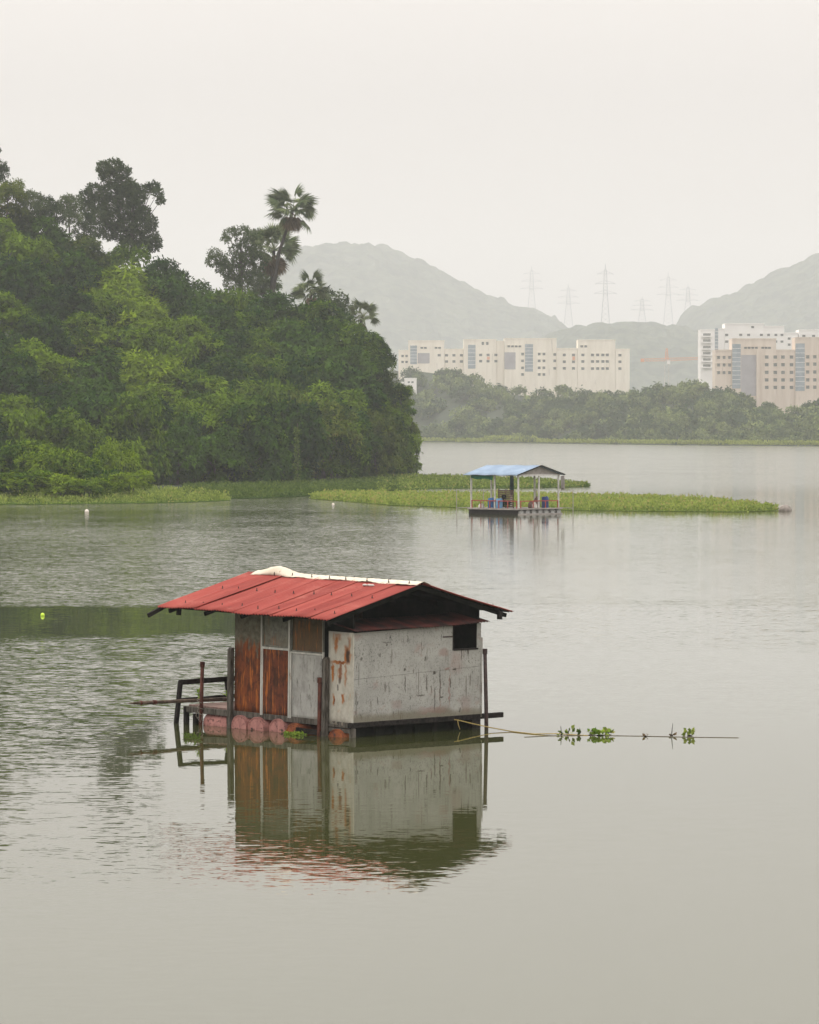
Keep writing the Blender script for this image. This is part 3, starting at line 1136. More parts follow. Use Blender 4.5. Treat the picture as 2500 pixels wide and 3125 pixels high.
def stake(name, base, top, r, mat, label, cap_=True):
    m = MB()
    m.tube([base, base.lerp(top, .5) + Vector((.008, 0, 0)), top], [r * 1.1, r, r * .95], 9)
    o = m.build(name, M[mat], None, smooth=True)
    if cap_:
        d = (top - base).normalized()
        c = MB()
        c.tube([top - d * .12, top + d * .01], r * 1.3, 9)
        c.build('collar', M[mat], o)
    return tag(o, label, 'mooring pole', 'iron mooring poles driven in around the hut')


yb = hutp(-.16, yl(612), 0).y
stake('mooring_pole', at(608, 2330, yb), at(618, 2021, yb), .05, 'rust_bar', 'rusty mooring pole beside the open deck, with a rope knotted round it')
yb = hutp(-.30, yl(976), 0).y
stake('mooring_pole', at(971, 2335, yb), at(977, 2069, yb), .055, 'rust_bar', 'reddish rusty mooring pole in front of the panelled wall')
yb = hutp(xl(1490) - .1, -.10, 0).y
stake('mooring_pole', at(1486, 2330, yb), at(1480, 1981, yb), .05, 'dark_metal', 'tall dark mooring pole beyond the whitewashed wall')

# rope tied round the deck pole
m = MB()
yb = hutp(-.16, yl(612), 0).y
pts = []
for i in range(60):
    t = i / 59
    v = 2130 + 62 * t
    a = t * 22
    c = at(612 - 1.5 * t, v, yb)
    pts.append(c + Vector((math.cos(a) * (.062 + .03 * math.sin(a * .7)), math.sin(a) * .062, 0)))
m.tube(pts, .011, 5)
m.tube([at(606, 2160, yb - .08), at(598, 2185, yb - .08), at(612, 2205, yb - .08), at(620, 2175, yb - .08)], .010, 5)
tag(m.build('knotted_rope', M['rope_grey'], None), 'old rope wound and knotted round the rusty pole by the deck', 'rope')

# yellow mooring rope into the water on the right
ys = hutp(xl(1390), -.09, 0).y
key = [(1386, 2196, ys), (1400, 2198, ys - .1), (1440, 2208, ys), (1500, 2221, ys + .2), (1560, 2232, ys + .2), (1630, 2240, ys + .1)]
pts = [at(u, v, min(ys, F * H / (v - HOR) - .25 - (2240 - v) * .003)) for u, v, _ in key]
e1 = on_water(1700, 2243)
e2 = on_water(1795, 2245)
pts += [e1 + Vector((0, 0, .03)), e1.lerp(e2, .5) + Vector((0, 0, .015)), e2 + Vector((0, 0, .0))]
m = MB().tube(pts, .014, 6)
m.tube([at(1397, 2198, ys - .1), at(1399, 2212, ys - .12), at(1404, 2226, ys - .1)], .010, 5)
tag(m.build('mooring_rope', M['rope'], None, smooth=True), 'thin yellow rope slung from the whitewashed wall down to the water', 'rope')
pts = [on_water(u, v) + Vector((0, 0, .006)) for u, v in ((1600, 2250), (1680, 2246), (1800, 2244.5), (1960, 2247), (2100, 2250), (2255, 2252))]
tag(MB().tube(pts, .008, 5).build('floating_line', M['rope_grey'], None), 'thin grey line floating on the water between the leafy plants', 'line')


# small plants
def floating_plant(name, label, u, v, r, n, mat, height, seed, stem=None):
    rs = np.random.RandomState(seed)
    base = on_water(u, v)
    t = thing(name, label, 'plant', base, group='plants drifting along the floating line')
    P, D = [], []
    for i in range(n):
        a, q = rs.uniform(0, 6.28), r * math.sqrt(rs.uniform())
        P.append((math.cos(a) * q, math.sin(a) * q * .6, rs.uniform(.0, height)))
        D.append((math.cos(a) * .6, math.sin(a) * .6, .8))
    V = leaves(rs, np.array(P), unit(np.array(D)), .12, .10, .5)
    link_mesh('leaf_cluster', quads_mesh('leaf_cluster', V, rs.uniform(0, .8, n)), M[mat], t)
    m = MB()
    m.lathe([(0, -.05), (r * .5, -.03), (r * .55, .015), (0, .035)], 9)
    m.tube([(-.02, 0, 0), (.0, 0, height * .6), (.02, 0, height)], [.012, .010, .006], 5)
    if stem:
        m.tube([(0, 0, 0), (stem[0] * .5, 0, stem[1] * .6), (stem[0], 0, stem[1])], [.012, .009, .005], 5)
    m.build('stem', M['wood_dark'], t)
    return t


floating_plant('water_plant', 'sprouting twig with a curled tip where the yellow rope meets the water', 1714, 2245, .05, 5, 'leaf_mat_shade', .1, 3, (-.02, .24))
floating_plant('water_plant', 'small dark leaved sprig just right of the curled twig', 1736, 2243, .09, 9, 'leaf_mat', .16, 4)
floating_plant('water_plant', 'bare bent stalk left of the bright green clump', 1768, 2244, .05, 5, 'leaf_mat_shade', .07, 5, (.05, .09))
floating_plant('water_plant', 'upright bright green plant left of the widest green clump', 1804, 2244, .11, 14, 'leaf_fresh', .14, 6)
floating_plant('water_plant', 'widest yellow green leafy clump on the floating line', 1832, 2245, .17, 38, 'leaf_fresh', .12, 7)
floating_plant('water_plant', 'ragged green sprig at the right end of the leafy cluster', 1858, 2244, .12, 15, 'leaf_mat', .13, 8)
floating_plant('water_plant', 'thin twig standing upright on the line, far right of the cluster', 2050, 2247, .07, 5, 'leaf_dry', .03, 9, (.03, .32))
floating_plant('water_plant', 'lone olive plant farthest right on the floating line', 2105, 2246, .11, 22, 'leaf_mat', .13, 10)
floating_plant('water_plant', 'tiny dark scrap of weed between the two plant clumps', 1970, 2248, .06, 5, 'leaf_dry', .02, 11)


def deck_plant(label, base, h, n, seed):
    rs = np.random.RandomState(seed)
    t = thing('weed', label, 'plant', base, group='weeds growing on the deck')
    m = MB()
    V = []
    for i in range(4):
        e_ = Vector((rs.uniform(-.14, .14), rs.uniform(-.1, .1), h * rs.uniform(.6, 1)))
        m.tube([(0, 0, 0), e_ * .5 + Vector((0, 0, .03)), e_], [.008, .006, .003], 4)
        P = np.array([list(e_ * q) for q in rs.uniform(.2, 1, n)])
        V.append(leaves(rs, P, unit(np.array([[rs.uniform(-1, 1), rs.uniform(-1, 1), .7] for _ in range(n)])), .11, .045, .4))
    V = np.concatenate(V)
    link_mesh('leaf_cluster', quads_mesh('leaf_cluster', V, rs.uniform(0, .7, len(V))), M['leaf_fresh'], t)
    m.build('stem', M['leaf_mat'], t)


b = hutp(.45, DE - .12, .39)
deck_plant('bushy green weed sprouting on the deck behind the spar', b, .42, 9, 2)
deck_plant('small weed on the deck close to the hut corner post', hutp(1.42, DE - .15, .39), .34, 5, 5)

rs = np.random.RandomState(31)
P = np.array([list(hutp(-.32 + rs.uniform(-.22, .1), yl(932) + rs.uniform(-.28, .3), 0)) for _ in range(150)])
P[:, 2] = rs.uniform(.0, .03, len(P))
V = leaves(rs, P, np.tile([0, 0, .25], (len(P), 1)), .09, .05, 1.0)
tag(link_mesh('floating_weed', quads_mesh('floating_weed', V, rs.uniform(0, .8, len(P))), M['leaf_fresh']),
    'bright green weed floating against the rusty barrels', 'weed', kind='stuff')
P = np.array([list(on_water(580 + rs.uniform(-18, 30), 2252 + rs.uniform(-6, 6))) for _ in range(90)])
P[:, 2] = rs.uniform(.0, .05, len(P))
V = leaves(rs, P, np.tile([0, 0, .6], (len(P), 1)), .12, .03, .8)
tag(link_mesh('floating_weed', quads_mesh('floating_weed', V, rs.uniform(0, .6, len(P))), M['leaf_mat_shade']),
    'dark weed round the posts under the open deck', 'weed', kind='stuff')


def ball(name, label, u, v, r, mat):
    c = on_water(u, v)
    m = MB()
    pr = [(r * math.sin(t), -r * math.cos(t)) for t in np.linspace(0.02, math.pi - .02, 14)]
    m.lathe(pr, 18)
    o = m.build(name, M[mat], None, smooth=True)
    o.location = (c.x, c.y, r * .45)
    c2 = MB().lathe([(r * .28, r * .9), (r * .26, r * 1.0), (r * .1, r * 1.04)], 10)
    c2.build('eyelet', M[mat], o)
    return tag(o, label, 'buoy', 'round floats on the lake')


ball('float_buoy', 'lime yellow ball float in the dark calm water left of the hut', 130, 1880, .085, 'buoy_lime')
ball('float_buoy', 'pale ball float off the grassy bank at far left', 265, 1564, .19, 'buoy_white')
ball('float_buoy', 'small pale ball float near the dark gap between weed mats', 1017, 1541, .13, 'buoy_white')

# ------------------------------------------------------------------ far raft with a blue roof
PA = R(46)
PC = on_water(1583, 1571)
raft = thing('floating_pavilion', 'open floating pavilion with blue roof on white posts by the weed mat', 'pavilion',
             (PC.x, PC.y, 0), (0, 0, math.pi / 2 - PA))
PPM = F / PC.y
PL = 142 / PPM / math.cos(PA)        # along local y
PW = 126 / PPM / math.sin(PA)        # along local x
m = MB()
m.box(-.25, PW + .25, -.25, PL + .2, .42, .52)
m.build('deck', M['grey_board'], raft)
m = MB()
m.box(-.28, PW + .28, -.30, -.22, .44, .56)
m.box(-.30, -.22, -.30, PL + .22, .40, .50)
m.box(-.28, PW + .28, -.24, -.18, -.05, .10)
m.build('edge_beam', M['grey_board'], raft)
m = MB()
m.box(-.16, -.12, -.1, PL + .15, -.1, .40)
m.build('dark_infill', M['wood_dark'], raft)
for k in range(7):
    o = barrel(.25, .8, '').build('float_drum', M['grey_drum'], raft, smooth=True)
    o.location = (.15 + k * (PW - .3) / 6, -.22, .17)
    o.rotation_euler = (0, 0, math.pi / 2)
for k in range(4):
    o = barrel(.25, .9, '').build('float_drum', M['near_black'], raft, smooth=True)  # drums repeated in near black, shade of this side put into colour
    o.location = (0.05, .9 + k * (PL - .9) / 3.4, .14)
ph = 3.0
posts = [(0, 0), (PW / 2, 0), (PW, 0), (0, PL / 2), (0, PL), (PW, PL / 2), (PW, PL), (PW / 2, PL)]
for i, (x, y) in enumerate(posts):
    MB().bar((x, y, .52), (x + .05 * math.sin(i * 2.1), y + .05 * math.cos(i * 1.7), 3.38), .115).build('post', M['pale_paint'], raft)
pe, pr_ = 3.48, 4.22
pxm = PW / 2
m = MB()
m.bar((-.1, -.05, 3.40), (PW + .1, -.05, 3.40), .08, .12)
m.bar((-.05, -.05, 3.40), (-.05, PL + .3, 3.40), .08, .12)
m.bar((PW + .05, -.05, 3.40), (PW + .05, PL + .3, 3.40), .08, .12)
m.bar((-.1, PL + .05, 3.40), (PW + .1, PL + .05, 3.40), .08, .12)
m.build('roof_beam', M['pale_paint'], raft)
m = MB()
m.prism([(-.15, pe - .05), (PW + .15, pe - .05), (pxm, pr_ - .08)], .0, .05)
m.build('gable_board', M['grey_board'], raft)
proof = None
for s in (0, 1):
    m = MB()
    xe = -.5 if s == 0 else PW + .5

    def zf(x, y, s=s):
        t = abs(x - pxm) / (pxm + .5)
        return pr_ - t * (pr_ - pe + .08) + .02 * math.sin(y * 3)
    corr(m, xe, pxm, -.35, PL + .55, zf, .25, .02, 'y', 3, 6)
    o = m.build('roof_sheet', M['blue_roof'], raft, smooth=True)
    o.modifiers.new('t', 'SOLIDIFY').thickness = .02
m = MB()
m.bar((-.48, -.36, pe - .07), (pxm, -.36, pr_), .05, .09)
m.bar((PW + .48, -.36, pe - .07), (pxm, -.36, pr_), .05, .09)
m.build('bargeboard', M['wood_dark'], raft)
# red rails
m = MB()
m.box(-.10, -.03, .1, PL - .1, 1.12, 1.20)
m.box(.1, PW - .1, -.10, -.03, 1.12, 1.20)
for y in np.linspace(.15, PL - .15, 6):
    m.box(-.10, -.04, y - .04, y + .04, .52, 1.12)
for x in np.linspace(.2, PW - .15, 4):
    m.box(x - .04, x + .04, -.10, -.04, .52, 1.12)
m.build('railing', M['red_paint'], raft)
# outrigger rods
for (x, y, dx, dy) in ((0, PL, -.9, .9), (PW, 0, .9, -.9), (PW, PL / 2, .7, .5), (0, PL * .55, .1, 1.2)):
    m = MB()
    m.tube([(x + dx, y + dy, -.5), (x + dx, y + dy, 2.15)], .035, 6)
    m.tube([(x, y, 2.05), (x + dx, y + dy, 2.05)], .03, 6)
    m.tube([(x, y, .55), (x + dx, y + dy, .50)], .03, 6)
    m.build('outrigger', M['grey_board'], raft)
PM = Matrix.Translation((PC.x, PC.y, 0)) @ Matrix.Rotation(math.pi / 2 - PA, 4, 'Z')


def raftp(x, y, z):
    return PM @ Vector((x, y, z))


def hang(name, label, cat, pts_top, drop, mat, fold=.05, n=14):
    a, b = Vector(pts_top[0]), Vector(pts_top[1])
    m = MB()
    d = (b - a)
    nrm = Vector((-d.y, d.x, 0)).normalized()
    m.grid(lambda s, t: a.lerp(b, s) + nrm * fold * math.sin(s * 17) * (.3 + t) - Vector((0, 0, t * (drop[0] + (drop[1] - drop[0]) * s) + .06 * math.sin(s * 7) * t)), n, 5)
    o = m.build(name, M[mat], None, smooth=True)
    o.modifiers.new('t', 'SOLIDIFY').thickness = .015
    return tag(o, label, cat)


hang('awning_cloth', 'green cloth strip hanging under the left eave of the blue roof', 'cloth', (raftp(-.12, PL - .1, 3.36), raftp(-.12, PL / 2 + .1, 3.36)), (.25, .42), 'green_cloth')
hang('hanging_cloth', 'dark teal cloth hanging in the middle of the pavilion', 'cloth', (raftp(PW - .4, PL - .25, 3.3), raftp(PW - .1, PL - .4, 3.3)), (1.75, 1.7), 'teal_cloth', .08, 8)
o = hang('hanging_net', 'pale bundled net hanging from the right corner post of the pavilion', 'net', (raftp(PW + .18, -.12, 3.3), raftp(PW + .45, -.3, 3.3)), (1.15, 1.25), 'grey_board', .1, 8)


def drum(label, x, y, r, h, mat, cat='drum'):
    t = raftp(x, y, .521)
    m = MB()
    m.lathe([(0, 0), (r * .92, 0), (r, .04), (r, h * .3), (r * 1.03, h * .33), (r, h * .36), (r, h * .63), (r * 1.03, h * .66), (r, h * .69), (r, h * .9), (r * .82, h * .97), (r * .8, h), (0, h)], 20)
    o = m.build('plastic_drum', M[mat], None, smooth=True)
    o.location = t
    tag(o, label, cat, 'plastic drums on the pavilion deck')
    MB().lathe([(r * .2, h), (r * .2, h + .04), (r * .1, h + .05)], 10, 'z', (r * .45, 0, 0)).build('cap', M[mat], o)


def raft_xy(px, x=None, y=None):
    """local point on the raft whose photo column is px, given the other coordinate"""
    k = (px - 1250) / F
    if x is not None:
        return ((PC.x + math.sin(PA) * x) - k * (PC.y + math.cos(PA) * x)) / (math.cos(PA) + k * math.sin(PA))
    return (k * (PC.y + math.sin(PA) * y) - PC.x + math.cos(PA) * y) / (math.sin(PA) - k * math.cos(PA))


drum('deep blue drum with a pale patch, left of the light blue drum', .25, raft_xy(1500, x=.25), .30, .88, 'blue_drum')
drum('light blue drum right of the deep blue one', .18, raft_xy(1524, x=.18), .29, .84, 'pale_blue_drum')
drum('navy drum at the right side of the pavilion', raft_xy(1664, y=.4), .4, .31, .98, 'navy_drum')
# crate stack / board rack in the middle
k0, k1 = raft_xy(1520, x=1.3), raft_xy(1566, x=1.3)
t = thing('slatted_rack', 'brown slatted rack standing behind the blue drums', 'rack', raftp(1.3, k1, .521), (0, 0, math.pi / 2 - PA))
m = MB()
for i in range(9):
    m.box(0, .05, 0, k0 - k1, .06 + i * .17, .19 + i * .17)
m.build('slat', M['brown_board'], t)
m = MB()
for y in (0.0, (k0 - k1) / 2, k0 - k1 - .06):
    m.box(.052, .11, y, y + .06, 0, 1.62)
m.build('upright', M['wood_dark'], t)
m = MB()
rs = random.Random(9)
for i in range(9):
    y, z = rs.uniform(.25, k0 - k1 - .25), rs.uniform(.25, 1.05)
    m.lathe([(0, -.2), (.16, -.14), (.21, 0), (.15, .14), (0, .2)], 9, 'z', (-.22 + rs.uniform(-.08, .08), y, z))
o = m.build('net_heap', M['near_black'], None, smooth=True)
o.matrix_world = t.matrix_basis.copy()
o.location = t.location
o.rotation_euler = t.rotation_euler
tag(o, 'dark heap of nets piled against the slatted rack', 'net heap')


def sack(label, x, y, r, h, mat, seed, name='sack'):
    rs = random.Random(seed)
    m = MB()
    pr = [(0.01, 0), (r * .9, .0), (r * 1.05, h * .25), (r * .95, h * .6), (r * .5, h * .85), (r * .2, h * .93), (r * .3, h), (.01, h * .98)]
    m.lathe(pr, 14)
    m.v = [(x_ * (1 + rs.uniform(-.12, .12)), y_ * (1 + rs.uniform(-.12, .12)), z_) for x_, y_, z_ in m.v]
    o = m.build(name, M[mat], None, smooth=True)
    o.location = raftp(x, y, .521)
    tag(o, label, 'sack', 'sacks on the pavilion deck')


sack('cream sack at the far left end of the pavilion deck', .15, raft_xy(1469, x=.15), .26, .42, 'white_sack', 3)
sack('white sack in front of the brown bundles', raft_xy(1632, y=.25), .25, .22, .55, 'white_sack', 4)
sack('brown bundle behind the white sack', raft_xy(1622, y=.8), .8, .30, .65, 'brown_board', 5)
sack('taller reddish brown bundle right of the other bundle', raft_xy(1638, y=1.1), 1.1, .32, 1.0, 'brown_board', 6)


# ------------------------------------------------------------------ weed mats (uncountable plants)
def weed_mat(name, label, front, back, n, hgt, mat, seed, ll=.3, lw=.2, cat='water weed'):
    rs = np.random.RandomState(seed)
    x0 = max(front[0][0], back[0][0])
    x1 = min(front[-1][0], back[-1][0])
    # denser where it is wide: sample in plan
    P = []
    while len(P) < n:
        u = rs.uniform(x0, x1)
        d0, d1 = on_water(u, interp(u, front)).y, on_water(u, interp(u, back)).y
        if rs.uniform(0, 45) > abs(d1 - d0) + 3:
            continue
        Y = d0 + (d1 - d0) * rs.uniform()
        uu = u + 3 * math.sin(Y)
        P.append(((uu - 1250) / F * Y, Y, 0))
    P = np.array(P)
    nz_ = .6 * np.sin(P[:, 0] * .9 + P[:, 1] * .21) * np.sin(P[:, 0] * .37 - P[:, 1] * .5) + .5 * np.sin(P[:, 0] * 2.3 + 1.7 * np.sin(P[:, 1] * .4)) * np.sin(P[:, 1] * .8 + P[:, 0] * .6)
    P[:, 2] = .03 + hgt * (rs.uniform(0, 1, n) ** 1.3) * (.72 + .5 * nz_)
    D = np.tile([0, -.1, .8], (n, 1))
    V = leaves(rs, P, D, ll, lw, .6)
    tone = .25 + .30 * nz_ + rs.uniform(-.2, .4, n) * .8
    dry = .015 + .12 * (np.sin(P[:, 0] * .45 + 2) * np.sin(P[:, 1] * .31 + P[:, 0] * .13) > .55)
    tone = np.where(rs.uniform(0, 1, n) < dry, 1.0, np.minimum(tone, .80))
    o = link_mesh(name, quads_mesh(name, V, tone), M[mat])
    tag(o, label, cat, kind='stuff')
    m = MB()
    us = np.linspace(x0, x1, 60)
    vs = []
    for u in us:
        for v in (interp(u, front), interp(u, back)):
            q = on_water(u, v)
            vs.append((q.x, q.y, .04))
    m.add(vs, [(2 * i, 2 * i + 2, 2 * i + 3, 2 * i + 1) for i in range(59)])
    me = m.mesh(name + '_base')
    # the rooted underside belongs to the same object
    bm = bmesh.new()
    bm.from_mesh(o.data)
    bm.from_mesh(me)
    bm.to_mesh(o.data)
    bm.free()
    return o


weed_mat('weed_bank', 'yellow green grassy weed bank at the far left waterline', [(-60, 1541), (150, 1540), (300, 1538), (520, 1535), (640, 1531), (702, 1528)],
         [(-60, 1512), (250, 1502), (430, 1499), (560, 1503), (650, 1513), (702, 1527)], 16000, .75, 'leaf_mat', 1, .32, .13)
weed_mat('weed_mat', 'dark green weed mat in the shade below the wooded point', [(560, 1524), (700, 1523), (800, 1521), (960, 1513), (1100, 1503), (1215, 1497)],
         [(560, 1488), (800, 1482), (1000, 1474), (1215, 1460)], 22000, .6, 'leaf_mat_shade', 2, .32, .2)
weed_mat('weed_mat', 'long green hyacinth mat running past the pavilion to the grey stone', [(950, 1523), (1100, 1535), (1200, 1543), (1450, 1551), (1700, 1558), (2000, 1561), (2250, 1563), (2372, 1559)],
         [(950, 1518), (1000, 1512), (1200, 1512), (1500, 1514), (1800, 1519), (2000, 1524), (2200, 1535), (2372, 1557)], 34000, .58, 'leaf_mat', 3, .30, .2)
weed_mat('weed_mat', 'farther green hyacinth mat tapering to a point behind the pavilion roof', [(1150, 1503), (1210, 1497), (1350, 1491), (1600, 1490), (1800, 1486)],
         [(1150, 1462), (1250, 1456), (1500, 1462), (1650, 1471), (1800, 1485)], 20000, .52, 'leaf_mat', 4, .34, .22)

# grey stone at the end of the mat
c = on_water(2396, 1560)
rs = random.Random(6)
m = MB().lathe([(0.02, -.3), (.55, -.1), (.58, .15), (.45, .42), (.2, .55), (0.02, .58)], 14)
m.v = [(x * (1 + rs.uniform(-.12, .12)), y * (1 + rs.uniform(-.1, .1)), z * (1 + rs.uniform(-.08, .08))) for x, y, z in m.v]
o = m.build('grey_stone', M['rock'], None, smooth=True)
o.location = c
tag(o, 'rounded grey stone at the right tip of the long weed mat', 'stone')

# ------------------------------------------------------------------ wooded point on the left
TOP = [(-1100, 1330), (-800, 1000), (-500, 680), (-300, 540), (0, 585), (60, 620), (120, 655), (250, 690), (330, 735), (450, 765), (520, 795), (600, 815), (650, 860), (700, 885), (780, 900), (900, 905), (1000, 925), (1080, 930), (1150, 985), (1195, 1060), (1230, 1150), (1245, 1240), (1255, 1300)]
BOT = [(-1100, 1490), (-300, 1500), (0, 1490), (300, 1475), (500, 1475), (800, 1475), (1000, 1462), (1150, 1455), (1255, 1440)]
DF = [(-1100, 500), (-300, 450), (0, 455), (500, 478), (800, 500), (1000, 525), (1150, 560), (1255, 610)]
DB = [(-1100, 600), (-300, 640), (0, 640), (500, 630), (800, 615), (1000, 610), (1150, 620), (1255, 635)]


def slope_pt(u, t):
    """point on the canopy surface: t = 0 crest, 1 foot"""
    v = interp(u, TOP) * (1 - t) + interp(u, BOT) * t
    d = interp(u, DB) * (1 - t) ** 1.3 + interp(u, DF) * (1 - (1 - t) ** 1.3)
    return at(u, v, d)


m = MB()
us = np.linspace(-1100, 1255, 40)
ts = [1.0, .9, .8, .65, .5, .35, .2, .1, 0]
vs = []
for u in us:
    p = slope_pt(u, 1.0)
    vs.append((p.x, p.y - 14, -1.5))
    for t in ts:
        p = slope_pt(u, t)
        vs.append((p.x, p.y, max(.25, p.z - 7.5 * min(1, (1 - t) * 3 + .25))))
    p = slope_pt(u, 0)
    vs.append((p.x * 1.1, p.y + 90, -1.5))
k = len(ts) + 2
fs = [(i * k + j, (i + 1) * k + j, (i + 1) * k + j + 1, i * k + j + 1) for i in range(39) for j in range(k - 1)]
n0 = len(vs)
# closing skirt at the tip of the point
for j in range(k):
    x, y, z = vs[39 * k + j]
    vs.append((x + 9, y + 10, -1.5))
fs += [(39 * k + j, n0 + j, n0 + j + 1, 39 * k + j + 1) for j in range(k - 1)]
n1 = len(vs)
for j in range(k):
    x, y, z = vs[j]
    vs.append((x - 14, y + 4, -1.5))
fs += [(j, j + 1, n1 + j + 1, n1 + j) for j in range(k - 1)]
m.add(vs, fs)
tag(m.build('hillside', M['soil'], None, smooth=True), kind='structure')

KINDS = {
    'deep': ('leaf_deep', [(11, 4.6, 4.4, 50, 1500, 6, .52, .24), (12, 4.4, 3.9, 46, 1450, 6, .52, .24), (13, 4.8, 4.8, 54, 1600, 6, .52, .24)]),
    'mid': ('leaf_mid', [(21, 4.5, 4.2, 54, 1500, 6, .54, .21), (22, 4.8, 4.0, 58, 1500, 6, .54, .21), (23, 4.2, 4.4, 50, 1450, 6, .52, .22)]),
    'bright': ('leaf_bright', [(31, 4.6, 3.7, 58, 1450, 7, .64, .16), (32, 4.3, 3.5, 54, 1400, 7, .64, .16), (33, 4.8, 3.9, 63, 1450, 7, .64, .17)]),
    'olive': ('leaf_olive', [(41, 4.3, 3.8, 50, 1250, 6, .50, .21), (42, 4.6, 3.6, 50, 1250, 6, .50, .21)]),
    'grey': ('leaf_grey', [(51, 4.0, 4.2, 37, 800, 6, .46, .20), (52, 3.6, 4.6, 37, 800, 6, .46, .20)]),
}
PROTO = {}
for kd, (mt, lst) in KINDS.items():
    PROTO[kd] = []
    for (seed, rx, rz, nl, nsp, per, ll, lw) in lst:
        V, tone = crown_quads(seed, rx, rz, nl, nsp, per, ll, lw, droop=.15 if kd == 'bright' else 0)
        cm = quads_mesh('crown', V, tone)
        cm.materials.append(M[mt])
        rs = random.Random(seed)
        tm = trunk_mb(rs, 5.5, .24, 5, rx, rz).mesh('trunk', True)
        tm.materials.append(M['bark'])
        PROTO[kd].append((cm, tm, rx, rz))
DESC = {'deep': 'dark dense', 'mid': 'mid green', 'bright': 'yellow green feathery', 'olive': 'olive brown tinged', 'grey': 'grey green open'}
rnd = random.Random(12)
ORD = ['first', 'second', 'third', 'fourth', 'fifth', 'sixth', 'seventh', 'eighth', 'ninth', 'tenth', 'eleventh', 'twelfth', 'thirteenth', 'fourteenth', 'fifteenth']
NTREE = 0


def plant_tree(name, label, cat, group, top_px, wid_px, d, kd, hz=None, ground=None, squash=1.0):
    """crown whose top centre is seen at top_px; wid_px is its width in the photo"""
    global NTREE
    NTREE += 1
    cm, tm, rx, rz = PROTO[kd][NTREE % len(PROTO[kd])]
    s = wid_px / (F / d) / (2 * rx)
    top = at(top_px[0], top_px[1], d)
    cz = top.z - rz * s * squash * .97
    g_ = ground if ground is not None else max(.2, cz - 5.0 * s)
    t = thing(name, label, cat, (top.x, top.y, g_), (0, 0, rnd.uniform(0, 6.28)), group)
    c_ = link_mesh('crown', cm, None, t)
    c_.location = (0, 0, cz - g_)
    c_.scale = (s, s, s * squash)
    k_ = link_mesh('trunk', tm, None, t)
    k_.scale = (s, s, max(.15, (cz - g_) / 5.6))
    return t


# rows from the crest down to the foot; kinds chosen where the photo shows them
def kind_at(u, v):
    if 230 < u < 640 and 800 < v < 1010 and v > 760 + (u - 230) * .45:
        return 'bright' if rnd.random() < .85 else 'mid'
    if 380 < u < 880 and 1040 < v < 1260:
        return 'bright' if rnd.random() < .45 else 'mid'
    if u < 330 and v < 800:
        return rnd.choice(['olive', 'mid', 'mid', 'deep'])
    if u < 380 and v > 960:
        return rnd.choice(['deep', 'deep', 'mid'])
    if u > 820:
        return rnd.choice(['mid', 'deep', 'olive', 'mid'])
    if v > 1270:
        return rnd.choice(['deep', 'deep', 'mid'])
    return rnd.choice(['mid', 'deep', 'mid'])


ROWS = [('on the crest', .0, 190, 0), ('first row under the crest', .12, 210, 70), ('second row under the crest', .24, 220, 20),
        ('third row under the crest', .36, 220, 90), ('fourth row under the crest', .47, 220, 40), ('fifth row under the crest', .58, 220, 100),
        ('sixth row under the crest', .68, 210, 10), ('second row from the waterside', .78, 210, 70), ('along the waterside', .85, 190, 30)]
for rname, t, wd, off in ROWS:
    row = []
    u = -100 + off
    while u < 1235:
        tt = max(0.0, t + rnd.uniform(-.03, .03))
        w_ = wd * rnd.uniform(.85, 1.25) * (.75 if u > 1060 else 1)
        p = interp(u, TOP) * (1 - tt) + interp(u, BOT) * tt
        row.append((u, p, tt, w_))
        u += w_ * rnd.uniform(.52, .66)
    for i, (u, v, tt, w_) in enumerate(row):
        kd = kind_at(u, v)
        d = interp(u, DB) * (1 - tt) ** 1.3 + interp(u, DF) * (1 - (1 - tt) ** 1.3)
        edge = 1272 if v > 1180 else 1262
        uu = min(u, edge - w_ * .5)
        v = max(v, interp(min(uu + w_ * .36, 1254), TOP) - 4)
        sq = rnd.uniform(.85, 1.1) if t < .7 else rnd.uniform(1.1, 1.35)
        hpx = w_ * .9 * sq
        if v + hpx > interp(uu, BOT) + 18:
            v = interp(uu, BOT) + 18 - hpx
        lab = f"{DESC[kd]} tree, {ORD[i]} from left, {rname}"
        plant_tree('broadleaf_tree', lab, 'tree', 'trees on the wooded point', (uu, v), w_, d, kd, squash=sq)

# the same wood beyond the left edge of the frame
i = 0
for t, du in ((0.0, 0), (.15, 60), (.3, 20), (.45, 80), (.6, 30), (.75, 70), (.85, 0)):
    u = -1060 + du
    while u < -105:
        v = interp(u, TOP) * (1 - t) + interp(u, BOT) * t
        d = interp(u, DB) * (1 - t) ** 1.3 + interp(u, DF) * (1 - (1 - t) ** 1.3)
        hpx = 215
        v = min(v, interp(u, BOT) + 18 - hpx)
        plant_tree('broadleaf_tree', 'leafy tree of the wood beyond the left edge of the picture', 'tree', 'trees beyond the left edge', (u, v), 235, d, rnd.choice(['deep', 'mid', 'mid']), squash=1.0)
        u += 170
        i += 1

# trees that stand out on the skyline
grp = 'trees on the wooded point'
plant_tree('broadleaf_tree', 'leafy treetop cut by the left edge of the picture, highest on the skyline', 'tree', grp, (-22, 440), 95, 640, 'grey', squash=1.5)
plant_tree('broadleaf_tree', 'olive tree under the highest treetop at the left edge', 'tree', grp, (20, 552), 125, 634, 'olive')
for i, (u, v, w_) in enumerate(((98, 586), (152, 600), (212, 596), (258, 640)) and ((98, 586, 95), (152, 602, 85), (212, 597, 95), (262, 660, 80))):
    plant_tree('broadleaf_tree', f"grey green skyline tree, {ORD[i]} of four left of the tall gappy tree", 'tree', grp, (u, v), w_, 638 + i, 'grey', squash=1.2)


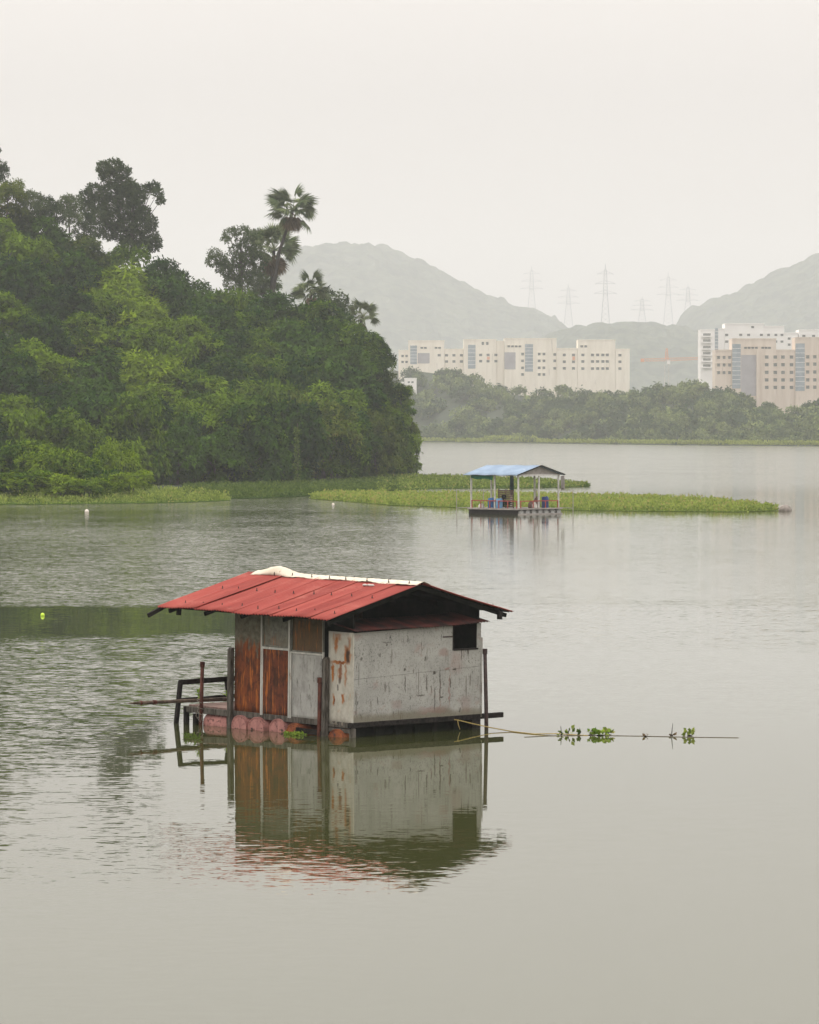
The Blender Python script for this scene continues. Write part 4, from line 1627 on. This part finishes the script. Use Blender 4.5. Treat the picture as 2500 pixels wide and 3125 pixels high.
plant_tree('broadleaf_tree', 'grey green tree filling the gap left of the brown skirted palm', 'tree', grp, (800, 815), 130, 645, 'grey', squash=1.1)
plant_tree('broadleaf_tree', 'grey green tree behind the small palm right of the leaning one', 'tree', grp, (1010, 885), 150, 642, 'grey', squash=1.1)


# the tall gappy tree is built lobe by lobe
def lobed_tree(label, d, base_px, lobes, mat, seed, n_per=120, ll=.42, lw=.22, hole=.0):
    rs = np.random.RandomState(seed)
    b = at(base_px[0], base_px[1], d)
    t = thing('broadleaf_tree', label, 'tree', b, group=grp)
    Vs, Ts = [], []
    m = MB()
    ppm = F / d
    last = None
    for (u, v, r) in lobes:
        c = at(u, v, d + rs.uniform(-1.2, 1.2))
        c = np.array(c) - np.array(b)
        rr = r / ppm
        n = int(n_per * (rr / 1.2) ** 2) + 10
        dd = unit(rs.normal(0, 1, (n, 3)))
        P = c + dd * rr * rs.uniform(.55, 1.05, (n, 1)) * np.array([1, 1, .85])
        P2 = np.repeat(P, 5, 0) + rs.normal(0, .12, (n * 5, 3))
        Vs.append(leaves(rs, P2, np.repeat(unit(dd + [0, 0, .1]), 5, 0), ll, lw, .8))
        Ts.append(np.repeat(rs.uniform(0, .4, n) + rs.uniform(0, .25), 5))
        e_ = Vector(c)
        st = Vector((e_.x * .25, e_.y * .2, e_.z * .45))
        m.tube([st, st.lerp(e_, .5) + Vector((0, 0, .2)), e_], [.08, .06, .03], 5)
    hi = max(at(u, v, d).z for u, v, r in lobes) - b.z
    m.tube([(0, 0, -6), (0, 0, hi * .3), (.1, 0, hi * .55), (0, 0, hi * .8)], [.42, .35, .25, .12], 7)
    link_mesh('crown', quads_mesh('crown', np.concatenate(Vs), np.concatenate(Ts)), M[mat], t)
    m.build('trunk', M['bark'], t, smooth=True)
    return t


lobed_tree('tall gappy tree towering over the skyline left of the palms', 650, (405, 790),
           [(318, 512, 24), (345, 508, 28), (370, 525, 27), (335, 540, 30), (372, 560, 28), (345, 585, 30), (395, 570, 26), (290, 582, 28),
            (265, 600, 24), (300, 620, 32), (340, 625, 34), (385, 610, 34), (410, 585, 28), (425, 600, 24), (410, 640, 34), (268, 640, 26), (300, 660, 32), (345, 668, 34),
            (435, 650, 26), (385, 680, 26), (430, 690, 30), (460, 680, 22), (468, 570, 18), (480, 590, 16), (490, 612, 14), (450, 575, 16), (330, 705, 30), (370, 715, 28),
            (415, 725, 28), (460, 720, 26), (470, 745, 24), (435, 755, 28), (390, 755, 30)], 'leaf_grey', 5)
lobed_tree('thin branched tree with sparse leaves left of the leaning palm', 628, (735, 900),
           [(700, 712, 18), (720, 705, 16), (745, 705, 18), (765, 718, 20), (785, 715, 18), (690, 730, 14), (735, 740, 18), (715, 760, 16), (760, 745, 20), (655, 775, 20),
            (645, 795, 18), (675, 790, 20), (700, 800, 24), (730, 790, 22), (755, 785, 24), (690, 825, 26), (725, 830, 28), (760, 820, 26), (790, 800, 26), (710, 865, 28), (745, 865, 28),
            (670, 815, 20), (785, 760, 20), (780, 850, 26)], 'leaf_grey', 8, n_per=75, ll=.38, lw=.19)


# fan palms
def frond_mesh(seed, stalk, rad, mat_dry=False):
    rs = np.random.RandomState(seed)
    V, T = [], []
    n = 22
    for i in range(n):
        a = -2.2 + 4.4 * i / (n - 1)
        L = rad * (.78 + .22 * math.cos(a)) * rs.uniform(.9, 1.08)
        d = np.array([math.cos(a), math.sin(a), -.10 - .22 * abs(math.sin(a))])
        d = d / np.linalg.norm(d)
        s = np.array([-math.sin(a), math.cos(a), .35 * (1 if i % 2 else -1)])
        o_ = np.array([stalk, 0, 0])
        wv = .058 * rad
        V.append([o_, o_ + d * L * .5 + s * wv, o_ + d * L + np.array([0, 0, -.16 * L]), o_ + d * L * .5 - s * wv])
        T.append(rs.uniform(0, .55))
    s = np.array([0, .03, 0])
    V.append([np.array([0, -.04, 0]), np.array([stalk, -.02, 0]), np.array([stalk, .02, 0]), np.array([0, .04, 0])])
    T.append(.6)
    V.append([np.array([0, 0, -.05]), np.array([stalk, 0, -.02]), np.array([stalk, 0, .02]), np.array([0, 0, .04])])
    T.append(.6)
    return quads_mesh('frond', np.array(V), np.array(T))


FR = [frond_mesh(s, 1.9, 1.45) for s in (1, 2, 3)]
for f_ in FR:
    f_.materials.append(M['leaf_palm'])
FD = frond_mesh(9, 1.1, 1.5)
FD.materials.append(M['leaf_dry'])


def fan_palm(label, base_px, head_px, d, s, seed, dead=8, live=26, mid=None, low=-.5):
    rs = random.Random(seed)
    b, h = at(*base_px, d), at(*head_px, d)
    t = thing('fan_palm', label, 'palm', b, group='fan palms on the wooded point')
    hv = h - b
    mid = Vector(mid) if mid else Vector((0, 0, 0))
    m = MB()
    m.tube([(hv.x * -.1, 0, -5), (0, 0, 0), hv * .5 + mid, hv * .92, hv], [.36, .30, .25, .24, .30], 9)
    for k_ in range(10):
        q = hv * (.80 + .02 * k_)
        a = rs.uniform(0, 6.28)
        m.tube([q, q + Vector((math.cos(a) * .35, math.sin(a) * .35, .25))], [.10, .05], 4)
    m.build('trunk', M['palm_bark'], t, smooth=True)
    for i in range(live):
        el = math.asin(rs.uniform(low, .98))
        az = i * 2.4 + rs.uniform(-.3, .3)
        o = link_mesh('frond', FR[i % 3], None, t)
        o.location = hv + Vector((0, 0, .1))
        o.rotation_euler = Matrix.Rotation(az, 3, 'Z').to_4x4().to_3x3().to_euler() if False else (rs.uniform(-1.0, 1.0), -el, az)
        q = s * rs.uniform(.85, 1.1)
        o.scale = (q, q, q)
    for i in range(dead):
        o = link_mesh('dead_frond', FD, None, t)
        o.location = hv - Vector((0, 0, .35))
        o.rotation_euler = (rs.uniform(-.8, .8), rs.uniform(.9, 1.35), i * 2.4)
        o.scale = (s * .95,) * 3
    return t


fan_palm('tall leaning fan palm, its head highest above the wooded point', (832, 900), (893, 640), 622, 1.42, 3, dead=9, live=32, mid=(-.55, 0, .0), low=-.75)
fan_palm('stout fan palm with a skirt of brown dead fronds, left of the leaning trunk', (825, 930), (836, 765), 634, 1.6, 4, dead=22, live=32, low=-.2)
fan_palm('small fan palm right of the tall leaning palm', (945, 950), (950, 890), 620, 1.1, 5, dead=6, live=26, low=-.25)
fan_palm('low fan palm sticking out at the right shoulder of the canopy', (1095, 1020), (1106, 968), 632, 1.0, 6, dead=2, live=24, low=-.5)

# bushes at the left bank
PROTO['bush'] = []
for seed in (61, 62, 63):
    V, tone = crown_quads(seed, 3.0, 2.3, 42, 1100, 6, .38, .14)
    cm = quads_mesh('foliage', V, tone)
    cm.materials.append(M['leaf_bright'])
    PROTO['bush'].append(cm)
BS = [(30, 1352, 240, 395, 'broad bush at the left edge behind the weed bank'), (140, 1368, 190, 392, 'bush second from the left edge above the weed bank'),
      (235, 1385, 170, 390, 'rounded bush in the middle of the bank bushes'), (310, 1425, 150, 388, 'lower bush right of the rounded bush'),
      (60, 1440, 230, 378, 'low front bush closest to the left edge'), (190, 1452, 170, 377, 'low front bush beside the dead branches'),
      (270, 1462, 150, 376, 'low front bush over the yellow green bank'), (400, 1440, 150, 405, 'dark bush at the right end of the bank bushes'), (350, 1350, 150, 430, 'leafy bush under the dark trees left of the point')]
for i, (u, v, w_, d, lab) in enumerate(BS):
    d += 20 if d < 400 else 0
    s = w_ / (F / d) / 6.3
    top = at(u, v, d)
    t = thing('shrub', lab, 'bush', (top.x, top.y, .2), (0, 0, rnd.uniform(0, 6)), 'bushes along the left bank')
    c_ = link_mesh('foliage', PROTO['bush'][i % 3], None, t)
    hz = max(1.2, top.z - .2)
    c_.scale = (s, s, hz / 4.2)
    c_.location = (0, 0, hz * .46)
    m = MB()
    for k_ in range(4):
        a = k_ * 1.6
        m.tube([(0, 0, -.3), (math.cos(a) * .5, math.sin(a) * .5, hz * .5)], [.07, .03], 5)
    m.build('stem', M['bark'], t)
TB = [(1215, 1270, 130, 600, 'bright bushy tree leaning out over the water at the tip of the point', 'mid'), (1225, 1175, 75, 605, 'upper bough tree at the tip of the point', 'mid'),
      (1185, 1395, 90, 572, 'small yellow green bush at the foot of the tip', 'bright'), (1150, 1420, 70, 566, 'lowest small bush at the foot of the tip', 'bright')]
for (u, v, w_, d, lab, kd) in TB:
    plant_tree('broadleaf_tree', lab, 'tree', grp, (u, v), w_, d, kd)
c = on_water(912, 1480)
m = MB()
rs2 = np.random.RandomState(77)
P = np.stack([rs2.normal(0, .18, 420), rs2.normal(0, .2, 420), rs2.uniform(.2, 7.5, 420)], 1)
V = leaves(rs2, P, np.tile([0, -.3, -.3], (420, 1)), .4, .22, .6)
t = thing('hanging_creeper', 'thin pale creeper hanging down the dark trees to the weed mat', 'creeper', (c.x, c.y - 6, 0))
link_mesh('foliage', quads_mesh('foliage', V, rs2.uniform(.2, .8, 420)), M['leaf_mat_shade'], t)
MB().tube([(0, 0, 0), (.1, 0, 4), (0, .3, 8)], .05, 5).build('stem', M['bark'], t)

# ------------------------------------------------------------------ far shore
FS = [(-900, 1346), (1100, 1346), (1300, 1349), (1700, 1354), (2100, 1359), (2600, 1363)]
WT = [(-900, 1130), (200, 1140), (700, 1120), (1150, 1095), (1280, 1090), (1400, 1108), (1470, 1150), (1560, 1160), (1650, 1172), (1780, 1165), (1900, 1198), (1960, 1176), (2050, 1166), (2130, 1158), (2230, 1178), (2300, 1214), (2400, 1228), (2460, 1214), (2600, 1205)]


def far_pt(u, t):
    d0 = on_water(u, interp(u, FS)).y
    d = d0 + 14 + 190 * t
    v = interp(u, FS) - 22 - (interp(u, FS) - 22 - interp(u, WT)) * t ** .8
    return at(u, v, d)


m = MB()
us = np.linspace(-900, 3300, 40)
ts = [0, .1, .25, .5, .75, 1]
vs = []
for u in us:
    p = on_water(u, interp(u, FS))
    vs.append((p.x, p.y - 3, -.6))
    vs.append((p.x, p.y + 6, .35))
    for t in ts:
        q = far_pt(u, t)
        vs.append((q.x, q.y, max(.4, q.z - 7)))
    q = far_pt(u, 1)
    vs.append((q.x * 1.3, q.y + 500, max(.4, q.z - 6)))
    vs.append((q.x * 2.2, q.y + 2600, 2))
k = len(ts) + 4
m.add(vs, [(i * k + j, (i + 1) * k + j, (i + 1) * k + j + 1, i * k + j + 1) for i in range(39) for j in range(k - 1)])
tag(m.build('far_bank', M['soil'], None, smooth=True), kind='structure')

rs = np.random.RandomState(5)
Vs, Ts = [], []
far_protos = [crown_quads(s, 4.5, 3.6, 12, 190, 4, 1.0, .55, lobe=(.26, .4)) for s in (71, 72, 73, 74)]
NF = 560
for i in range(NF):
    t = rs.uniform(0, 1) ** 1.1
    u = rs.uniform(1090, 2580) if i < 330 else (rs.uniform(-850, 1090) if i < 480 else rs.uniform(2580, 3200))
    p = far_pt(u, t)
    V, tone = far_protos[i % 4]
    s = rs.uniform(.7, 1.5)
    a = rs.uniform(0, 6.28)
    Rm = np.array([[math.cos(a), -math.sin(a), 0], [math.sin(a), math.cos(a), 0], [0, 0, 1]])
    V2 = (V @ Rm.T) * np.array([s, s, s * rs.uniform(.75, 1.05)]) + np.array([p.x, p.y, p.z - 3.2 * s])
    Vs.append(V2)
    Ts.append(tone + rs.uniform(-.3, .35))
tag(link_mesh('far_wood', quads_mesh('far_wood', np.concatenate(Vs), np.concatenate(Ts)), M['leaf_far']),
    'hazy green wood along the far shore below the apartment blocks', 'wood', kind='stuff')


def shore_grass():
    rs = np.random.RandomState(8)
    P = []
    for i in range(9000):
        u = rs.uniform(1080, 2600)
        q = on_water(u, interp(u, FS))
        dep = 10 + 8 * math.sin(u * .02) + (26 if 1480 < u < 1640 else 0)
        P.append((q.x, q.y + rs.uniform(0, dep), .3 + rs.uniform(0, 1.3 + (1.4 if 1480 < u < 1640 else 0))))
    P = np.array(P)
    V = leaves(rs, P, np.tile([0, 0, .9], (len(P), 1)), 1.0, .5, .5)
    tag(link_mesh('shore_grass', quads_mesh('shore_grass', V, rs.uniform(0, .8, len(P))), M['leaf_yellow']),
        'pale green grass strip along the far waterline', 'grass', kind='stuff')


shore_grass()


# ------------------------------------------------------------------ apartment blocks
def z4(x, y):
    return 1180 + x / 2.2115, 980 + y / 2.2115


def z5(x, y):
    return 1860 + x / 2.695, 740 + y / 2.695


class Building:
    def __init__(s, name, label, d, conv, ref, ybot):
        s.d, s.conv, s.ybot = d, conv, ybot
        u, v = conv(*ref)
        p = at(u, v, d)
        s.o = thing(name, label, 'building', (p.x, d, 0), group='apartment blocks on the far shore')
        s.ref = p

    def q(s, x, y, dd=0.0):
        u, v = s.conv(x, y)
        p = at(u, v, s.d + dd)
        return p.x - s.ref.x, p.z

    def block(s, x0, x1, y0, mat, front=0.0, depth=16.0, name='wall', y1=None):
        a, zt = s.q(x0, y0)
        b, _ = s.q(x1, y0)
        zb = s.q(x0, y1)[1] if y1 else .3
        MB().box(a, b, front, front + depth, zb, zt).build(name, mat, s.o)
        # parapet lip
        if not y1:
            MB().box(a - .12, b + .12, front - .15, front + .02, zt - .5, zt + .12).build('parapet', mat, s.o)

    def flat(s, name, x0, x1, y0, y1, mat, front=-.05, bars=0):
        a, zt = s.q(x0, y0)
        b, zb = s.q(x1, y1)
        m = MB().box(a, b, front - .06, front + .3, zb, zt)
        o = m.build(name, mat, s.o)
        if bars:
            m = MB()
            for i in range(1, bars):
                z = zb + (zt - zb) * i / bars
                m.box(a, b, front - .12, front - .061, z - .09, z + .09)
            m.build('mullion', M['white_wall'], o)
        return o

    def window(s, xc, yc, w_=20, h_=16, front=-.05, mat='far_window', sill=True):
        a, zt = s.q(xc - w_ / 2, yc - h_ / 2)
        b, zb = s.q(xc + w_ / 2, yc + h_ / 2)
        m = MB().box(a, b, front - .02, front + .2, zb, zt)
        o = m.build('window', M[mat], s.o)
        if sill:
            MB().box(a - .15, b + .15, front - .45, front - .03, zt + .02, zt + .2).build('sunshade', s.wall, o)
        return o


CW, WW, BW = M['cream_wall'], M['white_wall'], M['beige_wall']
b1 = Building('apartment_block', 'cream apartment block with stepped roof nearest the wooded point', 2090, z4, (300, 300), 430)
b1.wall = CW
b1.block(80, 146, 195, CW, 1)
b1.block(146, 390, 130, CW, 0)
b1.block(391, 519, 187, CW, 1)
b1.flat('glass_strip', 160, 205, 165, 290, M['far_glass'], -.05, 6)
b1.flat('panel', 210, 290, 215, 285, M['far_panel'])
for x in (108, 135):
    for y in (235, 275):
        b1.window(x, y, 16, 15, .95)
for x in (238, 262, 334, 358):
    b1.window(x, 180, 18, 12)
for x in (355,):
    b1.window(x, 230)
for x in (405, 455, 505):
    for y in (230, 272):
        b1.window(x, y, 20, 16, .95)
b2 = Building('apartment_block', 'cream apartment block in the middle with two dark glass strips and an orange patch', 2088, z4, (800, 300), 430)
b2.wall = CW
b2.block(520, 740, 122, CW, 0)
b2.block(741, 794, 133, CW, 1)
b2.block(795, 1148, 115, CW, -.5)
b2.flat('glass_strip', 550, 600, 160, 320, M['far_glass'], -.05, 6)
b2.flat('glass_strip', 935, 988, 155, 340, M['far_glass'], -.55, 8)
b2.flat('panel', 792 + 4, 870, 210, 325, M['far_panel'], -.55)
for x in (635, 685, 738):
    for y in (228, 270):
        b2.window(x, y)
b2.flat('orange_panel', 678, 696, 240, 262, M['orange_paint'], -.12)
for x in (825, 850, 875, 900):
    b2.window(x, 170, 18, 12, -.55)
for x in (650, 680):
    b2.window(x, 150, 16, 20)
for x in (918, 1030, 1062):
    for y in (222, 268, 315, 360):
        b2.window(x, y, 18, 17, -.55)
for y in (225, 268, 318):
    b2.window(1135, y, 18, 17, -.55)
b3 = Building('apartment_block', 'cream apartment block at the right end of the left complex, with a wide roof block', 2086, z4, (1400, 300), 430)
b3.wall = CW
b3.block(1149, 1290, 182, CW, .5)
b3.block(1291, 1545, 125, CW, 0)
b3.block(1546, 1642, 187, CW, -.5)
b3.flat('orange_panel', 1254, 1272, 238, 265, M['orange_paint'], .38)
for x in (1200, 1262):
    for y in (228, 274, 318):
        b3.window(x, y, 20, 17, .45)
for x in (1325, 1390, 1425, 1460, 1490):
    for y in (228, 272, 320):
        b3.window(x, y, 20, 17)
for x in (1318, 1345):
    b3.window(x, 170, 18, 14)
for y in (230, 274, 320):
    b3.window(1575, y, 20, 17, -.55)
b6 = Building('small_building', 'little white building half hidden behind the tip of the wooded point', 1990, z4, (180, 420), 500)
b6.wall = WW
b6.o['category'] = 'building'
b6.block(120, 203, 385, WW)
b6.block(100, 119, 410, WW, .5)
b6.window(175, 412, 14, 12)
b6.window(150, 412, 14, 12)

b4 = Building('apartment_block', 'white apartment block with balconies, behind the beige block at the right', 1860, z5, (1100, 900), 1100)
b4.wall = WW
b4.block(750, 868, 715, WW, 0)
b4.block(896, 949, 708, WW, 0)
b4.block(950, 1270, 665, WW, -.5)
b4.block(1271, 1440, 686, WW, 0)
b4.block(1441, 1552, 742, WW, .5)
b4.block(1560, 1860, 716, WW, 0)
b4.flat('glass_strip', 869, 895, 703, 1040, M['far_glass'], .4, 12)
for y in (757, 807, 860, 911, 962, 1012):
    o = b4.window(802, y, 62, 20, -.05, sill=False)
    a, zt = b4.q(765, y + 10)
    bb, zb = b4.q(838, y + 22)
    MB().box(a, bb, -1.1, -.08, zb, zt).build('balcony', WW, o)
for x in (955 + 10, 1080, 1145, 1250):
    for y in (760, 815):
        b4.window(x, y, 24, 18, -.55)
b4.window(1178, 696, 22, 18, -.55)
for x in (1310, 1370, 1420):
    for y in (760, 815):
        b4.window(x, y, 22, 18)
for x in (1480, 1530):
    for y in (790, 840):
        b4.window(x, y, 22, 18, .45)
for x in (1600, 1680, 1740, 1800):
    b4.window(x, 768, 24, 18)

b5 = Building('apartment_block', 'beige apartment block at the right edge with grey glass strips and tall portal', 1720, z5, (1300, 1000), 1230)
b5.wall = BW
b5.block(872, 1009, 882, BW, .8)
b5.block(1010, 1372, 790, BW, 0)
b5.block(1373, 1529, 882, BW, .8)
b5.block(1530, 1860, 780, BW, 0)
b5.flat('glass_strip', 1012, 1080, 835, 1200, M['far_glass'], -.05, 10)
b5.flat('glass_strip', 1532, 1606, 830, 1220, M['far_glass'], -.05, 10)
b5.flat('panel', 1084, 1208, 925, 1260, M['far_panel'], -.05)
MB().box(b5.q(1209, 900)[0], b5.q(1236, 900)[0], -1.2, -.02, .3, b5.q(1209, 885)[1]).build('pilaster', BW, b5.o)
for x in (1120, 1150, 1180, 1210, 1262, 1290, 1318):
    b5.window(x, 866, 22, 16)
for x in (900, 945, 990):
    for y in (945, 1007, 1070):
        b5.window(x, y, 22, 24, .75)
for x in (1295, 1365):
    for y in (942, 1005, 1068, 1130, 1192):
        b5.window(x, y, 28, 26)
for x in (1430, 1500):
    for y in (942, 1005, 1068, 1130, 1192):
        b5.window(x, y, 28, 26, .75)
for x in (1632, 1690, 1750, 1810):
    for y in (940, 1000, 1065, 1130, 1190):
        b5.window(x, y, 26, 26)

# ------------------------------------------------------------------ crane
CD = 1900


def lattice(m, a, b, w0, w1, n, r):
    a, b = Vector(a), Vector(b)
    d = (b - a).normalized()
    up = Vector((0, 0, 1)) if abs(d.z) < .8 else Vector((1, 0, 0))
    s = d.cross(up).normalized()
    t = s.cross(d)
    ring = []
    for i in range(n + 1):
        w_ = w0 + (w1 - w0) * i / n
        c = a.lerp(b, i / n)
        ring.append([c + s * w_ * p / 2 + t * w_ * q / 2 for p, q in ((-1, -1), (1, -1), (1, 1), (-1, 1))])
    for i in range(n):
        for k in range(4):
            m.bar(ring[i][k], ring[i + 1][k], r)
            m.bar(ring[i][k], ring[i + 1][(k + 1) % 4], r * .7)
    for k in range(4):
        m.bar(ring[n][k], ring[n][(k + 1) % 4], r)


u0, v0 = z5(472, 1100)
cb = at(u0, v0, CD)
crane = thing('tower_crane', 'faint orange tower crane standing between the two apartment complexes', 'crane', (cb.x, CD, 0))


def cq(x, y):
    p = at(*z5(x, y), CD)
    return Vector((p.x - cb.x, 0, p.z))


m = MB()
lattice(m, (0, 0, 2), cq(472, 975), 2.0, 2.0, 14, .16)
m.build('mast', M['pale_paint'], crane)
m = MB()
lattice(m, cq(472, 965), cq(472, 872), 1.6, .6, 6, .2)
m.build('tower_head', M['orange_paint'], crane)
m = MB()
lattice(m, cq(472, 963), cq(860, 948), 1.4, .9, 18, .18)
m.build('jib', M['orange_paint'], crane)
m = MB()
lattice(m, cq(472, 963), cq(270, 966), 1.3, 1.1, 8, .18)
m.build('counter_jib', M['orange_paint'], crane)
a_, b_ = cq(258, 955), cq(286, 982)
MB().box(a_.x, b_.x, -1, 1, b_.z, a_.z).build('counterweight', M['orange_paint'], crane)
a_, b_ = cq(476, 970), cq(500, 1000)
MB().box(a_.x, b_.x, -1.2, 1.2, b_.z, a_.z).build('cab', M['white_wall'], crane)

# ------------------------------------------------------------------ pylons beyond the saddle
PY = [(1848, 806, 1030, 6300, 'tallest and darkest lattice pylon standing in the saddle of the hills'),
      (1623, 812, 985, 8000, 'faint lattice pylon above the slope of the left hill'),
      (1735, 868, 1010, 8000, 'faint wide lattice pylon left of the tallest one'),
      (2040, 832, 1000, 8200, 'faint lattice pylon left of the right hill'),
      (1960, 905, 1000, 8200, 'short faint lattice pylon right of the tallest one'),
      (2100, 868, 985, 8200, 'faint thin lattice pylon closest to the right hill')]
for (u, v0, v1, d, lab) in PY:
    tp, bt = at(u, v0, d), at(u, v1, d)
    h = tp.z - bt.z + 12
    q_ = d / 3000
    t = thing('transmission_tower', lab, 'pylon', (tp.x, d, tp.z - h), group='power pylons behind the saddle')
    m = MB()
    lattice(m, (0, 0, 0), (0, 0, h * .62), 8.5 * q_, 3.2 * q_, 9, .24 * q_ ** .6)
    lattice(m, (0, 0, h * .62), (0, 0, h * .93), 3.2 * q_, 1.8 * q_, 8, .30 * q_ ** .6)
    m.bar((0, 0, h * .93), (0, 0, h), .8)
    m.build('tower', M['steel_far'], t)
    for zz, wv in ((.64, 8.5 * q_), (.76, 7.5 * q_), (.88, 6.0 * q_)):
        m = MB()
        m.bar((-wv, 0, h * zz), (wv, 0, h * zz), .5)
        m.bar((-wv, 0, h * zz), (0, 0, h * (zz + .04)), .4)
        m.bar((wv, 0, h * zz), (0, 0, h * (zz + .04)), .4)
        for sgn in (-1, 1):
            m.bar((sgn * wv, 0, h * zz), (sgn * wv, 0, h * zz - 2.5), .35)
        m.build('cross_arm', M['steel_far'], t)


# ------------------------------------------------------------------ hills
def value_noise(rs, X, Y, cell):
    gx, gy = X / cell, Y / cell
    ix, iy = np.floor(gx).astype(int), np.floor(gy).astype(int)
    fx, fy = gx - ix, gy - iy
    fx, fy = fx * fx * (3 - 2 * fx), fy * fy * (3 - 2 * fy)
    tab = rs.uniform(-1, 1, (257, 257))
    g_ = lambda a, b: tab[a % 257, b % 257]
    return (g_(ix, iy) * (1 - fx) + g_(ix + 1, iy) * fx) * (1 - fy) + (g_(ix, iy + 1) * (1 - fx) + g_(ix + 1, iy + 1) * fx) * fy


def hill(name, sil, d, half, seed, rough=2.3, step=7.0, cut=None):
    rs = np.random.RandomState(seed)
    u0, u1 = sil[0][0], sil[-1][0]
    w_m = (u1 - u0) / F * d
    nx = int(w_m / step)
    ny = int(half * 1.25 / (step * 1.7))
    us = np.linspace(u0, u1, nx)
    ts = np.concatenate([np.linspace(-1, 0, ny), np.linspace(0, 1, 12)[1:]])
    zr = np.array([at(u, interp(u, sil), d).z for u in us])
    Xr = (us - 1250) / F * d
    T, Xg = np.meshgrid(ts, Xr, indexing='ij')
    Zr = np.tile(zr, (len(ts), 1))
    Yg = d + T * half
    prof = np.cos(np.clip(T, -1, 1) * math.pi / 2) ** 1.15
    Z = Zr * prof
    e_ = np.abs(T)
    Z += value_noise(rs, Xg, Yg, 260) * 8 * rough * np.minimum(1, e_ * 2.2) * prof
    can = value_noise(rs, Xg, Yg, 26) * 3.0 + value_noise(rs, Xg, Yg, 15) * 2.0 + value_noise(rs, Xg, Yg, 60) * 3.0
    Z += can * rough * np.minimum(1, prof * 3)
    Z -= 1.0
    V = np.stack([Xg, Yg, Z], -1).reshape(-1, 3)
    n = len(Xr)
    me = bpy.data.meshes.new(name)
    idx = np.arange(len(ts) * n).reshape(len(ts), n)
    F_ = np.stack([idx[:-1, :-1], idx[:-1, 1:], idx[1:, 1:], idx[1:, :-1]], -1).reshape(-1, 4)
    me.from_pydata(V.tolist(), [], F_.tolist())
    me.update()
    tag(link_mesh(name, me, M['hill_cover']), kind='structure')


hill('hill', [(380, 1240), (600, 1000), (760, 860), (880, 790), (935, 760), (1000, 752), (1060, 748), (1130, 750), (1190, 765), (1260, 800), (1330, 830), (1400, 868), (1470, 905), (1530, 925), (1570, 945), (1640, 960), (1690, 975), (1718, 1010), (1760, 1080), (1830, 1180), (1900, 1260)], 7700, 1400, 1)
hill('hill', [(1400, 1250), (1560, 1090), (1680, 1020), (1740, 1012), (1800, 1000), (1850, 995), (1900, 998), (1940, 1008), (1990, 1004), (2050, 1004), (2120, 1020), (2250, 1090), (2400, 1250)], 6000, 900, 2)
hill('hill', [(1930, 1250), (1990, 1110), (2050, 1020), (2068, 1000), (2090, 970), (2125, 940), (2150, 935), (2200, 902), (2240, 898), (2290, 870), (2350, 845), (2410, 825), (2440, 805), (2460, 795), (2500, 785), (2650, 700), (2900, 640), (3200, 760), (3500, 1000), (3700, 1250)], 7400, 1300, 3)

# ------------------------------------------------------------------ haze
m = MB().box(-2700, 2700, -80, 9600, -4, 455)
hz = m.build('haze', None, None)
tag(hz, 'pale haze over the lake and hills', 'haze', kind='stuff')
hm = bpy.data.materials.new('haze')
hm.use_nodes = True
nt = hm.node_tree
for n in list(nt.nodes):
    nt.nodes.remove(n)
out = nt.nodes.new('ShaderNodeOutputMaterial')
pv = nt.nodes.new('ShaderNodeVolumePrincipled')
pv.inputs['Color'].default_value = (.92, .93, .945, 1)
pv.inputs['Density'].default_value = HAZE_DENSITY
pv.inputs['Anisotropy'].default_value = 0.0
nt.links.new(pv.outputs[0], out.inputs['Volume'])
hz.data.materials.append(hm)
